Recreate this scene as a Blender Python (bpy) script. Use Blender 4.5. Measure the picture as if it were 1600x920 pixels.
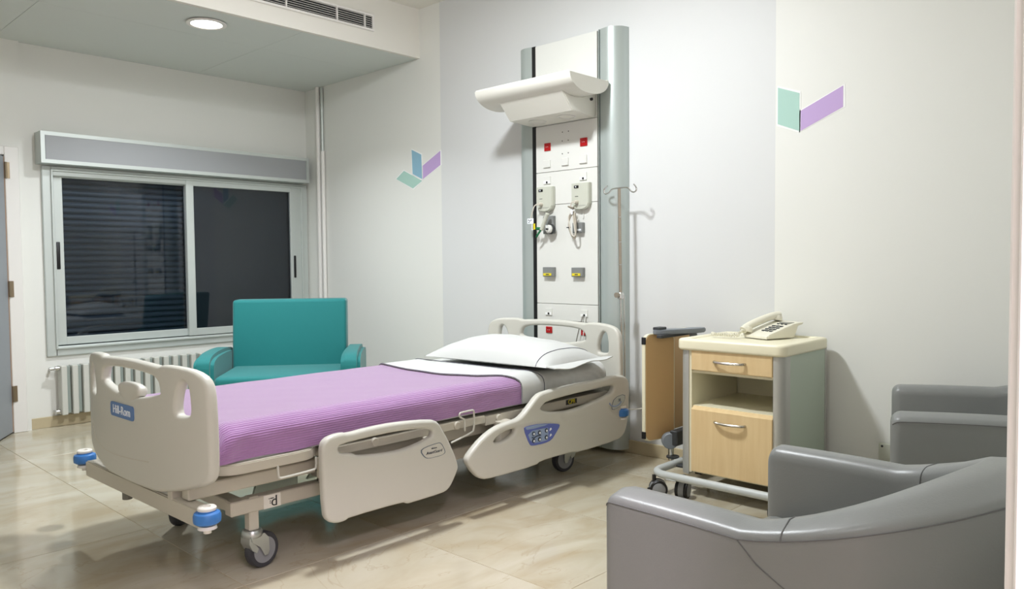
import bpy, bmesh, math, random
from mathutils import Vector, Matrix
random.seed(7)
for o in list(bpy.data.objects): bpy.data.objects.remove(o, do_unlink=True)
scene = bpy.context.scene
C = scene.collection
PI = math.pi

# ------------------------------------------------------------------ camera
H = 1.05
yaw, pitch, roll = 0.759417, -0.041614, -0.008901
fw = Vector((math.cos(yaw)*math.cos(pitch), math.sin(yaw)*math.cos(pitch), math.sin(pitch)))
rt = fw.cross(Vector((0, 0, 1))).normalized(); up = rt.cross(fw)
r2 = rt*math.cos(roll) + up*math.sin(roll); u2 = up*math.cos(roll) - rt*math.sin(roll)
cam = bpy.data.objects.new('camera', bpy.data.cameras.new('camera')); C.objects.link(cam)
M = Matrix((r2, u2, -fw)).transposed().to_4x4(); M.translation = (0, 0, H)
cam.matrix_world = M
cam.data.sensor_width = 36.0; cam.data.lens = 1210.118*36/1600
cam.data.clip_start = 0.02; cam.data.clip_end = 60
scene.camera = cam

# ------------------------------------------------------------------ world, view
w = bpy.data.worlds.new('night'); scene.world = w; w.use_nodes = True
w.node_tree.nodes['Background'].inputs[0].default_value = (0.05, 0.06, 0.08, 1)
w.node_tree.nodes['Background'].inputs[1].default_value = 0.3
scene.view_settings.view_transform = 'Standard'
scene.view_settings.look = 'None'
scene.view_settings.gamma = 1.0
scene.view_settings.use_curve_mapping = False
scene.view_settings.exposure = -0.08
KEY_W, DOME_W, SOFFIT_W, HALL_FILL_W, ENTRY_FILL_W = 58.0, 26.0, 25.0, 115.0, 8.0

# ------------------------------------------------------------------ materials
def lin(c): return c/12.92 if c <= .04045 else ((c+.055)/1.055)**2.4
def rgb(r, g, b): return (lin(r/255), lin(g/255), lin(b/255), 1)
MATS = {}
def mat(name, col, rough=.5, metal=0, bump=0, bscale=200, vary=0, vscale=3, coat=0, emit=0, spec=.5, sheen=0):
    m = bpy.data.materials.new(name); m.use_nodes = True
    nt = m.node_tree; p = nt.nodes['Principled BSDF']
    p.inputs['Base Color'].default_value = col
    p.inputs['Roughness'].default_value = rough
    p.inputs['Metallic'].default_value = metal
    p.inputs['Specular IOR Level'].default_value = spec
    if coat: p.inputs['Coat Weight'].default_value = coat; p.inputs['Coat Roughness'].default_value = .15
    if sheen: p.inputs['Sheen Weight'].default_value = sheen
    if emit:
        p.inputs['Emission Color'].default_value = col; p.inputs['Emission Strength'].default_value = emit
    tc = nt.nodes.new('ShaderNodeTexCoord')
    if vary:
        n = nt.nodes.new('ShaderNodeTexNoise'); n.inputs['Scale'].default_value = vscale; n.inputs['Detail'].default_value = 4
        nt.links.new(tc.outputs['Object'], n.inputs['Vector'])
        mx = nt.nodes.new('ShaderNodeMix'); mx.data_type = 'RGBA'
        mx.inputs[6].default_value = tuple(c*(1-vary) for c in col[:3])+(1,)
        mx.inputs[7].default_value = tuple(min(1, c*(1+vary)) for c in col[:3])+(1,)
        nt.links.new(n.outputs['Fac'], mx.inputs[0]); nt.links.new(mx.outputs[2], p.inputs['Base Color'])
    if bump:
        n2 = nt.nodes.new('ShaderNodeTexNoise'); n2.inputs['Scale'].default_value = bscale; n2.inputs['Detail'].default_value = 3
        nt.links.new(tc.outputs['Object'], n2.inputs['Vector'])
        b = nt.nodes.new('ShaderNodeBump'); b.inputs['Strength'].default_value = bump; b.inputs['Distance'].default_value = .002
        nt.links.new(n2.outputs['Fac'], b.inputs['Height']); nt.links.new(b.outputs['Normal'], p.inputs['Normal'])
    MATS[name] = m
    return m

mat('wall', rgb(232, 232, 226), .55, bump=.08, bscale=90, vary=.01)
mat('ceiling', rgb(234, 231, 222), .7, vary=.01)
mat('soffit', rgb(216, 221, 216), .6, vary=.01)
mat('baseboard', rgb(196, 182, 150), .3, vary=.12, vscale=9)
mat('grout', rgb(168, 152, 120), .8)
mat('white_trim', rgb(236, 233, 228), .35)
mat('aluminium', rgb(206, 212, 208), .38, .35)
mat('alu_dark', rgb(128, 132, 134), .4, .7)
mat('valance', rgb(160, 162, 164), .55, .15)
mat('black', rgb(18, 18, 20), .4)
mat('dark', rgb(48, 50, 52), .5)
mat('shutter', rgb(92, 104, 116), .5, vary=.05)
mat('screen_dark', rgb(62, 67, 72), .8)
mat('radiator', rgb(206, 206, 198), .4)
mat('radiator_dark', rgb(150, 160, 154), .45)
mat('chrome', rgb(210, 210, 208), .18, 1)
mat('door_grey', rgb(140, 146, 152), .45)
mat('wood_edge', rgb(178, 140, 106), .5)
mat('brass', rgb(150, 134, 110), .35, .8)
mat('panel_white', rgb(222, 222, 216), .4)
mat('lamp_white', rgb(224, 222, 212), .4)
mat('panel_alu', rgb(184, 193, 190), .34, .4)
mat('red', rgb(176, 22, 26), .3)
mat('box_grey', rgb(196, 198, 184), .45)
mat('outlet_grey', rgb(128, 130, 128), .4)
mat('yellow', rgb(226, 208, 40), .5)
mat('green', rgb(14, 100, 60), .5)
mat('cable', rgb(205, 198, 184), .5)
mat('bed_plastic', rgb(202, 200, 190), .38, vary=.01)
mat('bed_metal', rgb(196, 190, 176), .4)
mat('bed_grey', rgb(128, 126, 118), .5)
mat('bed_plate', rgb(176, 190, 176), .5)
mat('zinc', rgb(188, 192, 190), .3, .8)
mat('rubber', rgb(58, 58, 62), .6)
mat('wheel_grey', rgb(140, 142, 144), .5)
mat('bumper_blue', rgb(58, 120, 190), .4)
mat('badge_blue', rgb(84, 122, 176), .4)
mat('ctrl_blue', rgb(98, 112, 186), .4)
mat('ctrl_light', rgb(146, 164, 196), .4)
mat('line_blue', rgb(84, 100, 116), .5)
mat('emblem', rgb(190, 196, 190), .4)
mat('linen', rgb(197, 198, 195), .8, bump=.25, bscale=28)
mat('hem', rgb(92, 92, 104), .8)
mat('teal', rgb(8, 118, 118), .75, bump=.15, bscale=420, sheen=.2)
mat('leather', rgb(128, 130, 128), .36, bump=.12, bscale=260, vary=.03)
mat('stitch', rgb(100, 100, 100), .6)
mat('cream', rgb(232, 226, 198), .35)
mat('tray_cream', rgb(238, 232, 204), .35)
mat('locker_alu', rgb(190, 190, 184), .4, .45)
mat('locker_side', rgb(182, 194, 178), .45)
mat('nickel', rgb(196, 190, 178), .25, .9)
mat('bracket_grey', rgb(122, 128, 134), .5)
mat('tube_grey', rgb(186, 190, 188), .4)
mat('phone', rgb(230, 226, 208), .4)
mat('phone_key', rgb(70, 74, 76), .5)
mat('phone_lcd', rgb(158, 158, 148), .3)
mat('decal_white', rgb(246, 247, 244), .6)
mat('decal_teal', rgb(172, 208, 196), .6)
mat('decal_blue', rgb(142, 184, 204), .6)
mat('decal_purple', rgb(192, 164, 212), .6)
mat('text_white', rgb(236, 240, 244), .5)
mat('text_dark', rgb(40, 50, 66), .5)
mat('sticker', rgb(232, 228, 220), .5)
mat('bulb', (1, .99, .96, 1), .5, emit=9)
mat('ivbrown', rgb(166, 156, 142), .3, .6)

# head wall: a grey painted band behind the bed
m = mat('wall_head', rgb(232, 232, 226), .55, bump=.08, bscale=90)
nt = m.node_tree; p = nt.nodes['Principled BSDF']
geo = nt.nodes.new('ShaderNodeNewGeometry'); sx = nt.nodes.new('ShaderNodeSeparateXYZ')
nt.links.new(geo.outputs['Position'], sx.inputs[0])
ga = nt.nodes.new('ShaderNodeMath'); ga.operation = 'GREATER_THAN'; ga.inputs[1].default_value = 1.618
lb = nt.nodes.new('ShaderNodeMath'); lb.operation = 'LESS_THAN'; lb.inputs[1].default_value = 3.98
mu = nt.nodes.new('ShaderNodeMath'); mu.operation = 'MULTIPLY'
nt.links.new(sx.outputs['Y'], ga.inputs[0]); nt.links.new(sx.outputs['Y'], lb.inputs[0])
nt.links.new(ga.outputs[0], mu.inputs[0]); nt.links.new(lb.outputs[0], mu.inputs[1])
mx = nt.nodes.new('ShaderNodeMix'); mx.data_type = 'RGBA'
mx.inputs[6].default_value = rgb(232, 232, 226); mx.inputs[7].default_value = rgb(218, 219, 218)
nt.links.new(mu.outputs[0], mx.inputs[0]); nt.links.new(mx.outputs[2], p.inputs['Base Color'])

# marble tile
m = mat('marble', rgb(214, 200, 164), .12)
nt = m.node_tree; p = nt.nodes['Principled BSDF']
geo = nt.nodes.new('ShaderNodeNewGeometry'); oi = nt.nodes.new('ShaderNodeObjectInfo')
sc = nt.nodes.new('ShaderNodeVectorMath'); sc.operation = 'MULTIPLY'; sc.inputs[1].default_value = (1.0, 2.0, 1)
ad = nt.nodes.new('ShaderNodeVectorMath'); ad.operation = 'ADD'
cmb = nt.nodes.new('ShaderNodeCombineXYZ'); ml = nt.nodes.new('ShaderNodeMath'); ml.operation = 'MULTIPLY'; ml.inputs[1].default_value = 37
nt.links.new(oi.outputs['Random'], ml.inputs[0]); nt.links.new(ml.outputs[0], cmb.inputs['Z'])
nt.links.new(geo.outputs['Position'], sc.inputs[0]); nt.links.new(sc.outputs[0], ad.inputs[0]); nt.links.new(cmb.outputs[0], ad.inputs[1])
n1 = nt.nodes.new('ShaderNodeTexNoise'); n1.inputs['Scale'].default_value = 1.7; n1.inputs['Detail'].default_value = 7; n1.inputs['Distortion'].default_value = 1.4
nt.links.new(ad.outputs[0], n1.inputs['Vector'])
cr = nt.nodes.new('ShaderNodeValToRGB')
cr.color_ramp.elements[0].position = .3; cr.color_ramp.elements[0].color = rgb(176, 163, 136)
cr.color_ramp.elements[1].position = .66; cr.color_ramp.elements[1].color = rgb(196, 189, 170)
e = cr.color_ramp.elements.new(.48); e.color = rgb(187, 178, 156)
nt.links.new(n1.outputs['Fac'], cr.inputs[0])
n2 = nt.nodes.new('ShaderNodeTexNoise'); n2.inputs['Scale'].default_value = 1.1; n2.inputs['Detail'].default_value = 8; n2.inputs['Distortion'].default_value = 2.2
nt.links.new(ad.outputs[0], n2.inputs['Vector'])
vr = nt.nodes.new('ShaderNodeValToRGB')
vr.color_ramp.elements[0].position = .492; vr.color_ramp.elements[0].color = (0, 0, 0, 1)
vr.color_ramp.elements[1].position = .508; vr.color_ramp.elements[1].color = (0, 0, 0, 1)
e = vr.color_ramp.elements.new(.5); e.color = (.32, .32, .32, 1)
nt.links.new(n2.outputs['Fac'], vr.inputs[0])
mx = nt.nodes.new('ShaderNodeMix'); mx.data_type = 'RGBA'; mx.inputs[7].default_value = rgb(158, 138, 106)
nt.links.new(vr.outputs[0], mx.inputs[0]); nt.links.new(cr.outputs[0], mx.inputs[6]); nt.links.new(mx.outputs[2], p.inputs['Base Color'])

# light birch laminate
m = mat('birch', rgb(222, 194, 146), .42)
nt = m.node_tree; p = nt.nodes['Principled BSDF']; tc = nt.nodes.new('ShaderNodeTexCoord')
mp = nt.nodes.new('ShaderNodeMapping'); mp.inputs['Scale'].default_value = (14, 14, 1.2)
nt.links.new(tc.outputs['Object'], mp.inputs[0])
n1 = nt.nodes.new('ShaderNodeTexNoise'); n1.inputs['Scale'].default_value = 3; n1.inputs['Detail'].default_value = 6
nt.links.new(mp.outputs[0], n1.inputs['Vector'])
mx = nt.nodes.new('ShaderNodeMix'); mx.data_type = 'RGBA'; mx.inputs[6].default_value = rgb(212, 180, 130); mx.inputs[7].default_value = rgb(232, 208, 162)
nt.links.new(n1.outputs['Fac'], mx.inputs[0]); nt.links.new(mx.outputs[2], p.inputs['Base Color'])
mat('leaf_wood', rgb(206, 170, 120), .45, vary=.06, vscale=6)

# ribbed purple blanket, ribs run along the bed (UV v = across)
m = mat('blanket', rgb(162, 115, 170), .8, sheen=1.0)
nt = m.node_tree; p = nt.nodes['Principled BSDF']; tc = nt.nodes.new('ShaderNodeTexCoord')
wv = nt.nodes.new('ShaderNodeTexWave'); wv.bands_direction = 'Y'; wv.inputs['Scale'].default_value = 38.0; wv.inputs['Distortion'].default_value = .1
wv.inputs['Detail'].default_value = 1
nt.links.new(tc.outputs['UV'], wv.inputs['Vector'])
b = nt.nodes.new('ShaderNodeBump'); b.inputs['Strength'].default_value = .6; b.inputs['Distance'].default_value = .0025
nt.links.new(wv.outputs['Fac'], b.inputs['Height']); nt.links.new(b.outputs['Normal'], p.inputs['Normal'])

# window glass
def glass(name, tint):
    m = bpy.data.materials.new(name); m.use_nodes = True; nt = m.node_tree
    for n in list(nt.nodes):
        if n.type == 'BSDF_PRINCIPLED': nt.nodes.remove(n)
    out = [n for n in nt.nodes if n.type == 'OUTPUT_MATERIAL'][0]
    tr = nt.nodes.new('ShaderNodeBsdfTransparent'); tr.inputs[0].default_value = tint
    gl = nt.nodes.new('ShaderNodeBsdfGlossy'); gl.inputs['Roughness'].default_value = .01
    fr = nt.nodes.new('ShaderNodeFresnel'); fr.inputs[0].default_value = 1.5
    mx = nt.nodes.new('ShaderNodeMixShader')
    nt.links.new(fr.outputs[0], mx.inputs[0]); nt.links.new(tr.outputs[0], mx.inputs[1]); nt.links.new(gl.outputs[0], mx.inputs[2])
    nt.links.new(mx.outputs[0], out.inputs[0]); MATS[name] = m
glass('glass', (.72, .76, .8, 1))

# ------------------------------------------------------------------ geometry helpers
ORG = {}
def chaikin(pts, n=2):
    for _ in range(n):
        q = []
        for i in range(len(pts)):
            a = pts[i]; b = pts[(i+1) % len(pts)]
            q.append(tuple(a[k]*.75+b[k]*.25 for k in range(len(a)))); q.append(tuple(a[k]*.25+b[k]*.75 for k in range(len(a))))
        pts = q
    return pts
def smoothpath(pts, n=2):
    pts = [Vector(p) for p in pts]
    for _ in range(n):
        q = [pts[0]]
        for a, b in zip(pts[:-1], pts[1:]): q += [a*.75+b*.25, a*.25+b*.75]
        q.append(pts[-1]); pts = q
    return pts

class G:
    def __init__(s): s.bm = bmesh.new()
    def box(s, a, b, bev=0, seg=2):
        bm = s.bm; vs = []
        for x in (a[0], b[0]):
            for y in (a[1], b[1]):
                for z in (a[2], b[2]): vs.append(bm.verts.new((x, y, z)))
        fs = [bm.faces.new([vs[i] for i in q]) for q in ((0, 1, 3, 2), (4, 6, 7, 5), (0, 4, 5, 1), (2, 3, 7, 6), (0, 2, 6, 4), (1, 5, 7, 3))]
        bmesh.ops.recalc_face_normals(bm, faces=fs)
        if bev:
            es = set(e for f in fs for e in f.edges)
            bmesh.ops.bevel(bm, geom=list(es), offset=bev, segments=seg, affect='EDGES', profile=.5)
        return s
    def tube(s, pts, r, seg=12, caps=True, closed=False):
        bm = s.bm; pts = [Vector(p) for p in pts]; rings = []
        n = len(pts); rr = r if isinstance(r, (list, tuple)) else [r]*n
        up = None
        for i, p in enumerate(pts):
            if closed: t = (pts[(i+1) % n]-pts[i-1]).normalized()
            else: t = (pts[min(i+1, n-1)]-pts[max(i-1, 0)]).normalized()
            if up is None:
                up = Vector((0, 0, 1)) if abs(t.z) < .9 else Vector((1, 0, 0))
            u = (up - t*up.dot(t))
            if u.length < 1e-5: u = t.orthogonal()
            u.normalize(); v = t.cross(u); up = u
            rings.append([bm.verts.new(p+(u*math.cos(2*PI*k/seg)+v*math.sin(2*PI*k/seg))*rr[i]) for k in range(seg)])
        for i in range(n if closed else n-1):
            a = rings[i]; b = rings[(i+1) % n]
            for k in range(seg): bm.faces.new((a[k], a[(k+1) % seg], b[(k+1) % seg], b[k]))
        if caps and not closed:
            bm.faces.new(rings[0][::-1]); bm.faces.new(rings[-1])
        return s
    def lathe(s, prof, base, axis=(0, 0, 1), seg=24, caps=True):
        axis = Vector(axis).normalized(); u = axis.orthogonal().normalized(); v = axis.cross(u); base = Vector(base)
        bm = s.bm; rings = []
        for r, h in prof:
            rings.append([bm.verts.new(base+axis*h+(u*math.cos(2*PI*k/seg)+v*math.sin(2*PI*k/seg))*max(r, 1e-4)) for k in range(seg)])
        for a, b in zip(rings[:-1], rings[1:]):
            for k in range(seg): bm.faces.new((a[k], a[(k+1) % seg], b[(k+1) % seg], b[k]))
        if caps: bm.faces.new(rings[0][::-1]); bm.faces.new(rings[-1])
        return s
    def prism(s, poly, f0, f1, bev=0):
        """poly: 2D points; f0/f1 map (u,v) to 3D for the two caps"""
        bm = s.bm
        a = [bm.verts.new(f0(*p)) for p in poly]; b = [bm.verts.new(f1(*p)) for p in poly]
        n = len(poly); fs = [bm.faces.new(a[::-1]), bm.faces.new(b)]
        for k in range(n): fs.append(bm.faces.new((a[k], a[(k+1) % n], b[(k+1) % n], b[k])))
        bmesh.ops.recalc_face_normals(bm, faces=fs)
        if bev: bmesh.ops.bevel(bm, geom=list(fs[0].edges)+list(fs[1].edges), offset=bev, segments=2, affect='EDGES')
        return s
    def grid(s, fn, nu, nv, uv=None):
        bm = s.bm
        vs = [[bm.verts.new(fn(i/nu, j/nv)) for j in range(nv+1)] for i in range(nu+1)]
        lay = bm.loops.layers.uv.verify() if uv else None
        for i in range(nu):
            for j in range(nv):
                f = bm.faces.new((vs[i][j], vs[i+1][j], vs[i+1][j+1], vs[i][j+1]))
                if uv:
                    for l, (a, c) in zip(f.loops, ((i, j), (i+1, j), (i+1, j+1), (i, j+1))): l[lay].uv = uv(a/nu, c/nv)
        return s
    def add(s, other):
        me = bpy.data.meshes.new('t'); other.bm.to_mesh(me); s.bm.from_mesh(me); bpy.data.meshes.remove(me); return s
    def xf(s, mtx):
        bmesh.ops.transform(s.bm, matrix=mtx, verts=s.bm.verts); return s

def finish(bm, name, m, parent=None, loc=None, local=False, sharp=35, recalc=True):
    if recalc: bmesh.ops.recalc_face_normals(bm, faces=bm.faces)
    org = Vector((0, 0, 0))
    if parent is not None:
        org = Vector((0, 0, 0)) if local else ORG.get(parent.name, Vector((0, 0, 0)))
    elif loc is not None: org = Vector(loc)
    if org.length: bmesh.ops.translate(bm, vec=-org, verts=bm.verts)
    for f in bm.faces: f.smooth = True
    ca = math.radians(sharp)
    for e in bm.edges:
        e.smooth = (len(e.link_faces) == 2 and e.calc_face_angle(0) < ca)
    me = bpy.data.meshes.new(name); bm.to_mesh(me); bm.free()
    o = bpy.data.objects.new(name, me); C.objects.link(o)
    ms = m if isinstance(m, (list, tuple)) else [m]
    for q in ms: me.materials.append(MATS[q])
    if parent is not None: o.parent = parent
    elif loc is not None: o.location = loc
    ORG[o.name] = org
    return o
def B(g, name, m, parent=None, **k): return finish(g.bm, name, m, parent, **k)
def thing(name, label, cat, loc=(0, 0, 0), rz=0, group=None, kind=None):
    o = bpy.data.objects.new(name, None); C.objects.link(o)
    o.location = loc; o.rotation_euler = (0, 0, rz); o.empty_display_size = .1
    if label: o['label'] = label
    if cat: o['category'] = cat
    if group: o['group'] = group
    if kind: o['kind'] = kind
    ORG[o.name] = Vector(loc) if rz == 0 else Vector((0, 0, 0))
    return o
def tag(o, label, cat, group=None, kind=None):
    o['label'] = label
    if cat: o['category'] = cat
    if group: o['group'] = group
    if kind: o['kind'] = kind
    return o
def struct(o, label=None):
    o['kind'] = 'structure'
    if label: o['label'] = label
    return o

def shape2d(outer, holes, depth, bev, seg=3):
    """2D outline with holes -> bmesh slab, local z in [-depth/2, depth/2], rounded rims"""
    cu = bpy.data.curves.new('tmp', 'CURVE'); cu.dimensions = '2D'; cu.fill_mode = 'BOTH'
    cu.extrude = depth/2-bev; cu.bevel_depth = bev; cu.bevel_resolution = seg; cu.offset = -bev
    for pts in [outer]+list(holes):
        sp = cu.splines.new('POLY'); sp.points.add(len(pts)-1)
        for q, pt in zip(sp.points, pts): q.co = (pt[0], pt[1], 0, 1)
        sp.use_cyclic_u = True
    ob = bpy.data.objects.new('tmp', cu); C.objects.link(ob)
    dg = bpy.context.evaluated_depsgraph_get(); dg.update()
    me = bpy.data.meshes.new_from_object(ob.evaluated_get(dg))
    bm = bmesh.new(); bm.from_mesh(me)
    bpy.data.objects.remove(ob); bpy.data.curves.remove(cu); bpy.data.meshes.remove(me)
    bmesh.ops.remove_doubles(bm, verts=bm.verts, dist=1e-5)
    return bm
def text_bm(s, size, depth=.0008, shear=0):
    cu = bpy.data.curves.new('tmp', 'FONT'); cu.body = s; cu.size = size; cu.extrude = depth; cu.align_x = 'CENTER'; cu.align_y = 'CENTER'; cu.shear = shear
    cu.resolution_u = 3
    ob = bpy.data.objects.new('tmp', cu); C.objects.link(ob)
    dg = bpy.context.evaluated_depsgraph_get(); dg.update()
    me = bpy.data.meshes.new_from_object(ob.evaluated_get(dg))
    bm = bmesh.new(); bm.from_mesh(me)
    bpy.data.objects.remove(ob); bpy.data.curves.remove(cu); bpy.data.meshes.remove(me)
    return bm
def solid(bm, t):
    bmesh.ops.recalc_face_normals(bm, faces=bm.faces); bm.normal_update()
    bmesh.ops.solidify(bm, geom=bm.faces[:], thickness=t)
def mapbm(bm, fn):
    for v in bm.verts: v.co = Vector(fn(v.co.x, v.co.y, v.co.z))
    return bm

# ================================================================== SETTING
XW, YW, ZC = 3.507, 5.66, 2.80     # head wall, window wall, ceiling
SY, SZ = 4.19, 2.465               # dropped soffit front, underside
X0, Y0 = -1.3, -1.7

# floor with tiles
fl = struct(B(G().box((X0, Y0, -.08), (XW+.1, YW+.1, -.0015)), 'floor', 'grout'), 'polished cream marble tile floor')
tx = [1.2+.648*k for k in range(-4, 5)]; ty = [1.553+.807*k for k in range(-5, 7)]
tile_me = {}
for i in range(len(tx)-1):
    for j in range(len(ty)-1):
        a = [max(tx[i], X0), max(ty[j], Y0)]; b = [min(tx[i+1], XW), min(ty[j+1], YW)]
        if b[0]-a[0] < .02 or b[1]-a[1] < .02: continue
        key = (round(b[0]-a[0], 3), round(b[1]-a[1], 3)); g = .0012
        if key not in tile_me:
            o = B(G().box((-key[0]/2+g, -key[1]/2+g, -.008), (key[0]/2-g, key[1]/2-g, 0), .0008, 1), 'tile', 'marble', fl)
            tile_me[key] = o.data
        else:
            o = bpy.data.objects.new('tile', tile_me[key]); C.objects.link(o); o.parent = fl
        o.location = ((a[0]+b[0])/2, (a[1]+b[1])/2, 0)

# walls
struct(B(G().box((XW, -.1, 0), (XW+.1, YW+.15, ZC)), 'wall_east', 'wall_head'), 'white wall behind the bed with a pale grey painted band')
WX0, WX1, WZ0, WZ1 = 1.555, 3.495, .462, 1.70
g = G()
g.box((1.45, YW, 0), (WX0, YW+.15, SZ)).box((WX1, YW, 0), (XW, YW+.15, SZ)).box((WX0, YW, 0), (WX1, YW+.15, WZ0)).box((WX0, YW, WZ1), (WX1, YW+.15, SZ))
struct(B(g, 'wall_north', 'wall'), 'white wall around the window')
YJ = 5.635
g = G().box((1.345, YJ, 0), (1.45, YW+.15, SZ)).box((X0, YJ, 0), (.5, YW+.15, SZ)).box((.5, YJ, 1.745), (1.345, YW+.15, SZ))
struct(B(g, 'wall_northwest', 'wall'), 'white wall around the door at the left edge')
struct(B(G().box((X0-.1, Y0, 0), (X0, YW+.15, ZC)), 'wall_west', 'wall'))
g = G().box((.83, 0, 0), (XW, .13, ZC)).box((X0, 0, 0), (-.4, .13, ZC)).box((-.4, 0, 2.1), (.83, .13, ZC))
struct(B(g, 'wall_south', 'wall'))
struct(B(G().box((X0-.1, Y0-.1, 0), (XW+.1, Y0, ZC)), 'wall_hall', 'wall'))
# ceiling + soffit
ce = struct(B(G().box((X0-.1, Y0-.1, ZC), (XW+.1, YW+.15, ZC+.08)), 'ceiling', 'ceiling'), 'white ceiling with a lower soffit along the window wall')
so = B(G().box((X0, SY, SZ+.01), (XW, YW, ZC)).box((X0, SY, SZ), (XW, SY+.03, SZ+.01)), 'soffit', 'ceiling', ce)
xs = [X0, 1.312, 2.603, XW]; ys = [SY+.032, 4.728, YW]
for i in range(3):
    for j in range(2):
        B(G().box((xs[i]+.0012, ys[j]+.0012, SZ), (xs[i+1]-.0012, ys[j+1]-.0012, SZ+.009)), 'panel', 'soffit', so)
# baseboards
struct(B(G().box((1.45, YW-.012, 0), (XW, YW, .07), .002, 1), 'baseboard_north', 'baseboard'), 'low beige marble skirting under the radiator')
struct(B(G().box((XW-.012, .13, 0), (XW, YW-.012, .07), .002, 1), 'baseboard_east', 'baseboard'), 'low beige marble skirting behind the bed')
struct(B(G().box((.87, .13, 0), (XW-.012, .142, .07), .002, 1), 'baseboard_south', 'baseboard'))

# doorway the photograph is taken from (right edge of the frame)
d2 = thing('door_2', 'white door frame at the right edge of the photo', None, (.80, .07, 0), kind='structure')
B(G().box((.80, -.012, 0), (.83, .1525, 2.1), .002, 1), 'jamb', 'white_trim', d2)
B(G().box((.788, .0, 0), (.80, .1435, 2.1), .002, 1), 'door_stop', 'white_trim', d2)
B(G().box((.80, .13, 0), (.87, .146, 2.14), .003, 1), 'architrave', 'white_trim', d2)
B(G().box((-.4, -.012, 0), (-.37, .15, 2.1), .002, 1), 'jamb', 'white_trim', d2)
B(G().box((-.4, -.012, 2.07), (.83, .15, 2.1), .002, 1), 'head_jamb', 'white_trim', d2)

# door at the left edge, ajar
d1 = thing('door_1', 'grey door with brass hinges standing ajar beside the window wall', None, (1.345, YJ, 0), kind='structure')
B(G().box((1.345, YJ-.02, 0), (1.425, YJ+.1, 1.80), .004, 1), 'frame', 'white_trim', d1)
B(G().box((.42, YJ-.02, 1.745), (1.345, YJ+.1, 1.80), .004, 1), 'frame_head', 'white_trim', d1)
B(G().box((.42, YJ-.02, 0), (.5, YJ+.1, 1.745), .004, 1), 'frame', 'white_trim', d1)
lf_dir = Vector((-.505, -.863, 0)); lf_n = Vector((-.863, .505, 0))
def leafpt(s, t, z): q = Vector((1.342, YJ-.022, 0))+lf_dir*s+lf_n*t; return (q.x, q.y, z)
g = G(); g.prism([(0.006, 0), (.80, 0), (.80, .04), (0.006, .04)], lambda s, t: leafpt(s, t, .012), lambda s, t: leafpt(s, t, 1.735))
leaf = B(g, 'door_leaf', 'door_grey', d1)
g = G(); g.prism([(0, -.002), (.006, -.002), (.006, .042), (0, .042)], lambda s, t: leafpt(s, t, .012), lambda s, t: leafpt(s, t, 1.735))
B(g, 'edge_band', 'wood_edge', leaf)
for z in (.2, .86, 1.6):
    B(G().lathe([(.008, 0), (.008, .1)], (1.349, YJ-.03, z), seg=10).box((1.349, YJ-.024, z), (1.372, YJ-.02, z+.1)), 'hinge', 'brass', leaf)

# ------------------------------------------------------------------ window
wn = thing('window_1', 'aluminium sliding window with a closed roller shutter behind dark glass', None, (2.5, YW, WZ0), kind='structure')
fy = YW-.02
def frame(g, x0, x1, z0, z1, t, y0, y1, bev=.004):
    g.box((x0, y0, z0), (x0+t, y1, z1), bev, 1).box((x1-t, y0, z0), (x1, y1, z1), bev, 1)
    g.box((x0+t*.8, y0, z0), (x1-t*.8, y1, z0+t), bev, 1).box((x0+t*.8, y0, z1-t), (x1-t*.8, y1, z1), bev, 1); return g
B(frame(G(), WX0, WX1, WZ0, WZ1, .062, fy, YW+.02), 'outer_frame', 'aluminium', wn)
B(frame(G(), WX0+.05, WX1-.05, WZ0+.045, WZ1-.02, .012, YW-.034, YW+.12, .002), 'track', 'aluminium', wn)
zb, zt = .53, 1.672
s1 = B(G().box((1.618, YW+.012, zb), (1.682, YW+.04, zt), .003, 1).box((2.492, YW+.012, zb), (2.535, YW+.04, zt), .003, 1)
       .box((1.68, YW+.012, zb), (2.50, YW+.04, zb+.052), .003, 1).box((1.68, YW+.012, zt-.04), (2.50, YW+.04, zt), .003, 1), 'sash', 'aluminium', wn)
B(G().box((1.68, YW+.024, zb+.05), (2.495, YW+.029, zt-.038)), 'pane', 'glass', s1)
B(G().box((1.636, YW+.006, 1.03), (1.658, YW+.014, 1.21), .004), 'handle', 'black', s1)
s2 = B(G().box((2.488, YW-.022, zb), (2.545, YW+.008, zt), .003, 1).box((3.338, YW-.022, zb), (3.434, YW+.008, zt), .003, 1)
       .box((2.54, YW-.022, zb), (3.34, YW+.008, zb+.052), .003, 1).box((2.54, YW-.022, zt-.04), (3.34, YW+.008, zt), .003, 1), 'sash', 'aluminium', wn)
B(G().box((2.54, YW-.006, zb+.05), (3.34, YW-.001, zt-.038)), 'pane', 'glass', s2)
B(G().box((3.36, YW-.028, .94), (3.38, YW-.02, 1.12), .004), 'handle', 'black', s2)
B(G().box((2.53, YW+.046, zb), (3.40, YW+.049, zt)), 'insect_screen', 'screen_dark', wn)
sh = B(G().box((WX0, YW+.118, WZ0), (WX1, YW+.13, WZ1)), 'shutter', 'shutter', wn)
sl = None; z = WZ0+.01; pitch_s = .0405
while z < WZ1-.02:
    if sl is None:
        prof = [(.118, 0), (.104, .004), (.096, .012), (.094, .020), (.097, .028), (.106, .035), (.118, .037)]
        g = G(); g.prism(prof, lambda y, q: (WX0+.02, YW+y, WZ0+.01+q), lambda y, q: (WX1-.02, YW+y, WZ0+.01+q))
        sl = B(g, 'slat', 'shutter', sh)
    else:
        o = bpy.data.objects.new('slat', sl.data); C.objects.link(o); o.parent = sh; o.location = (0, 0, z-(WZ0+.01))
    z += pitch_s
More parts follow.
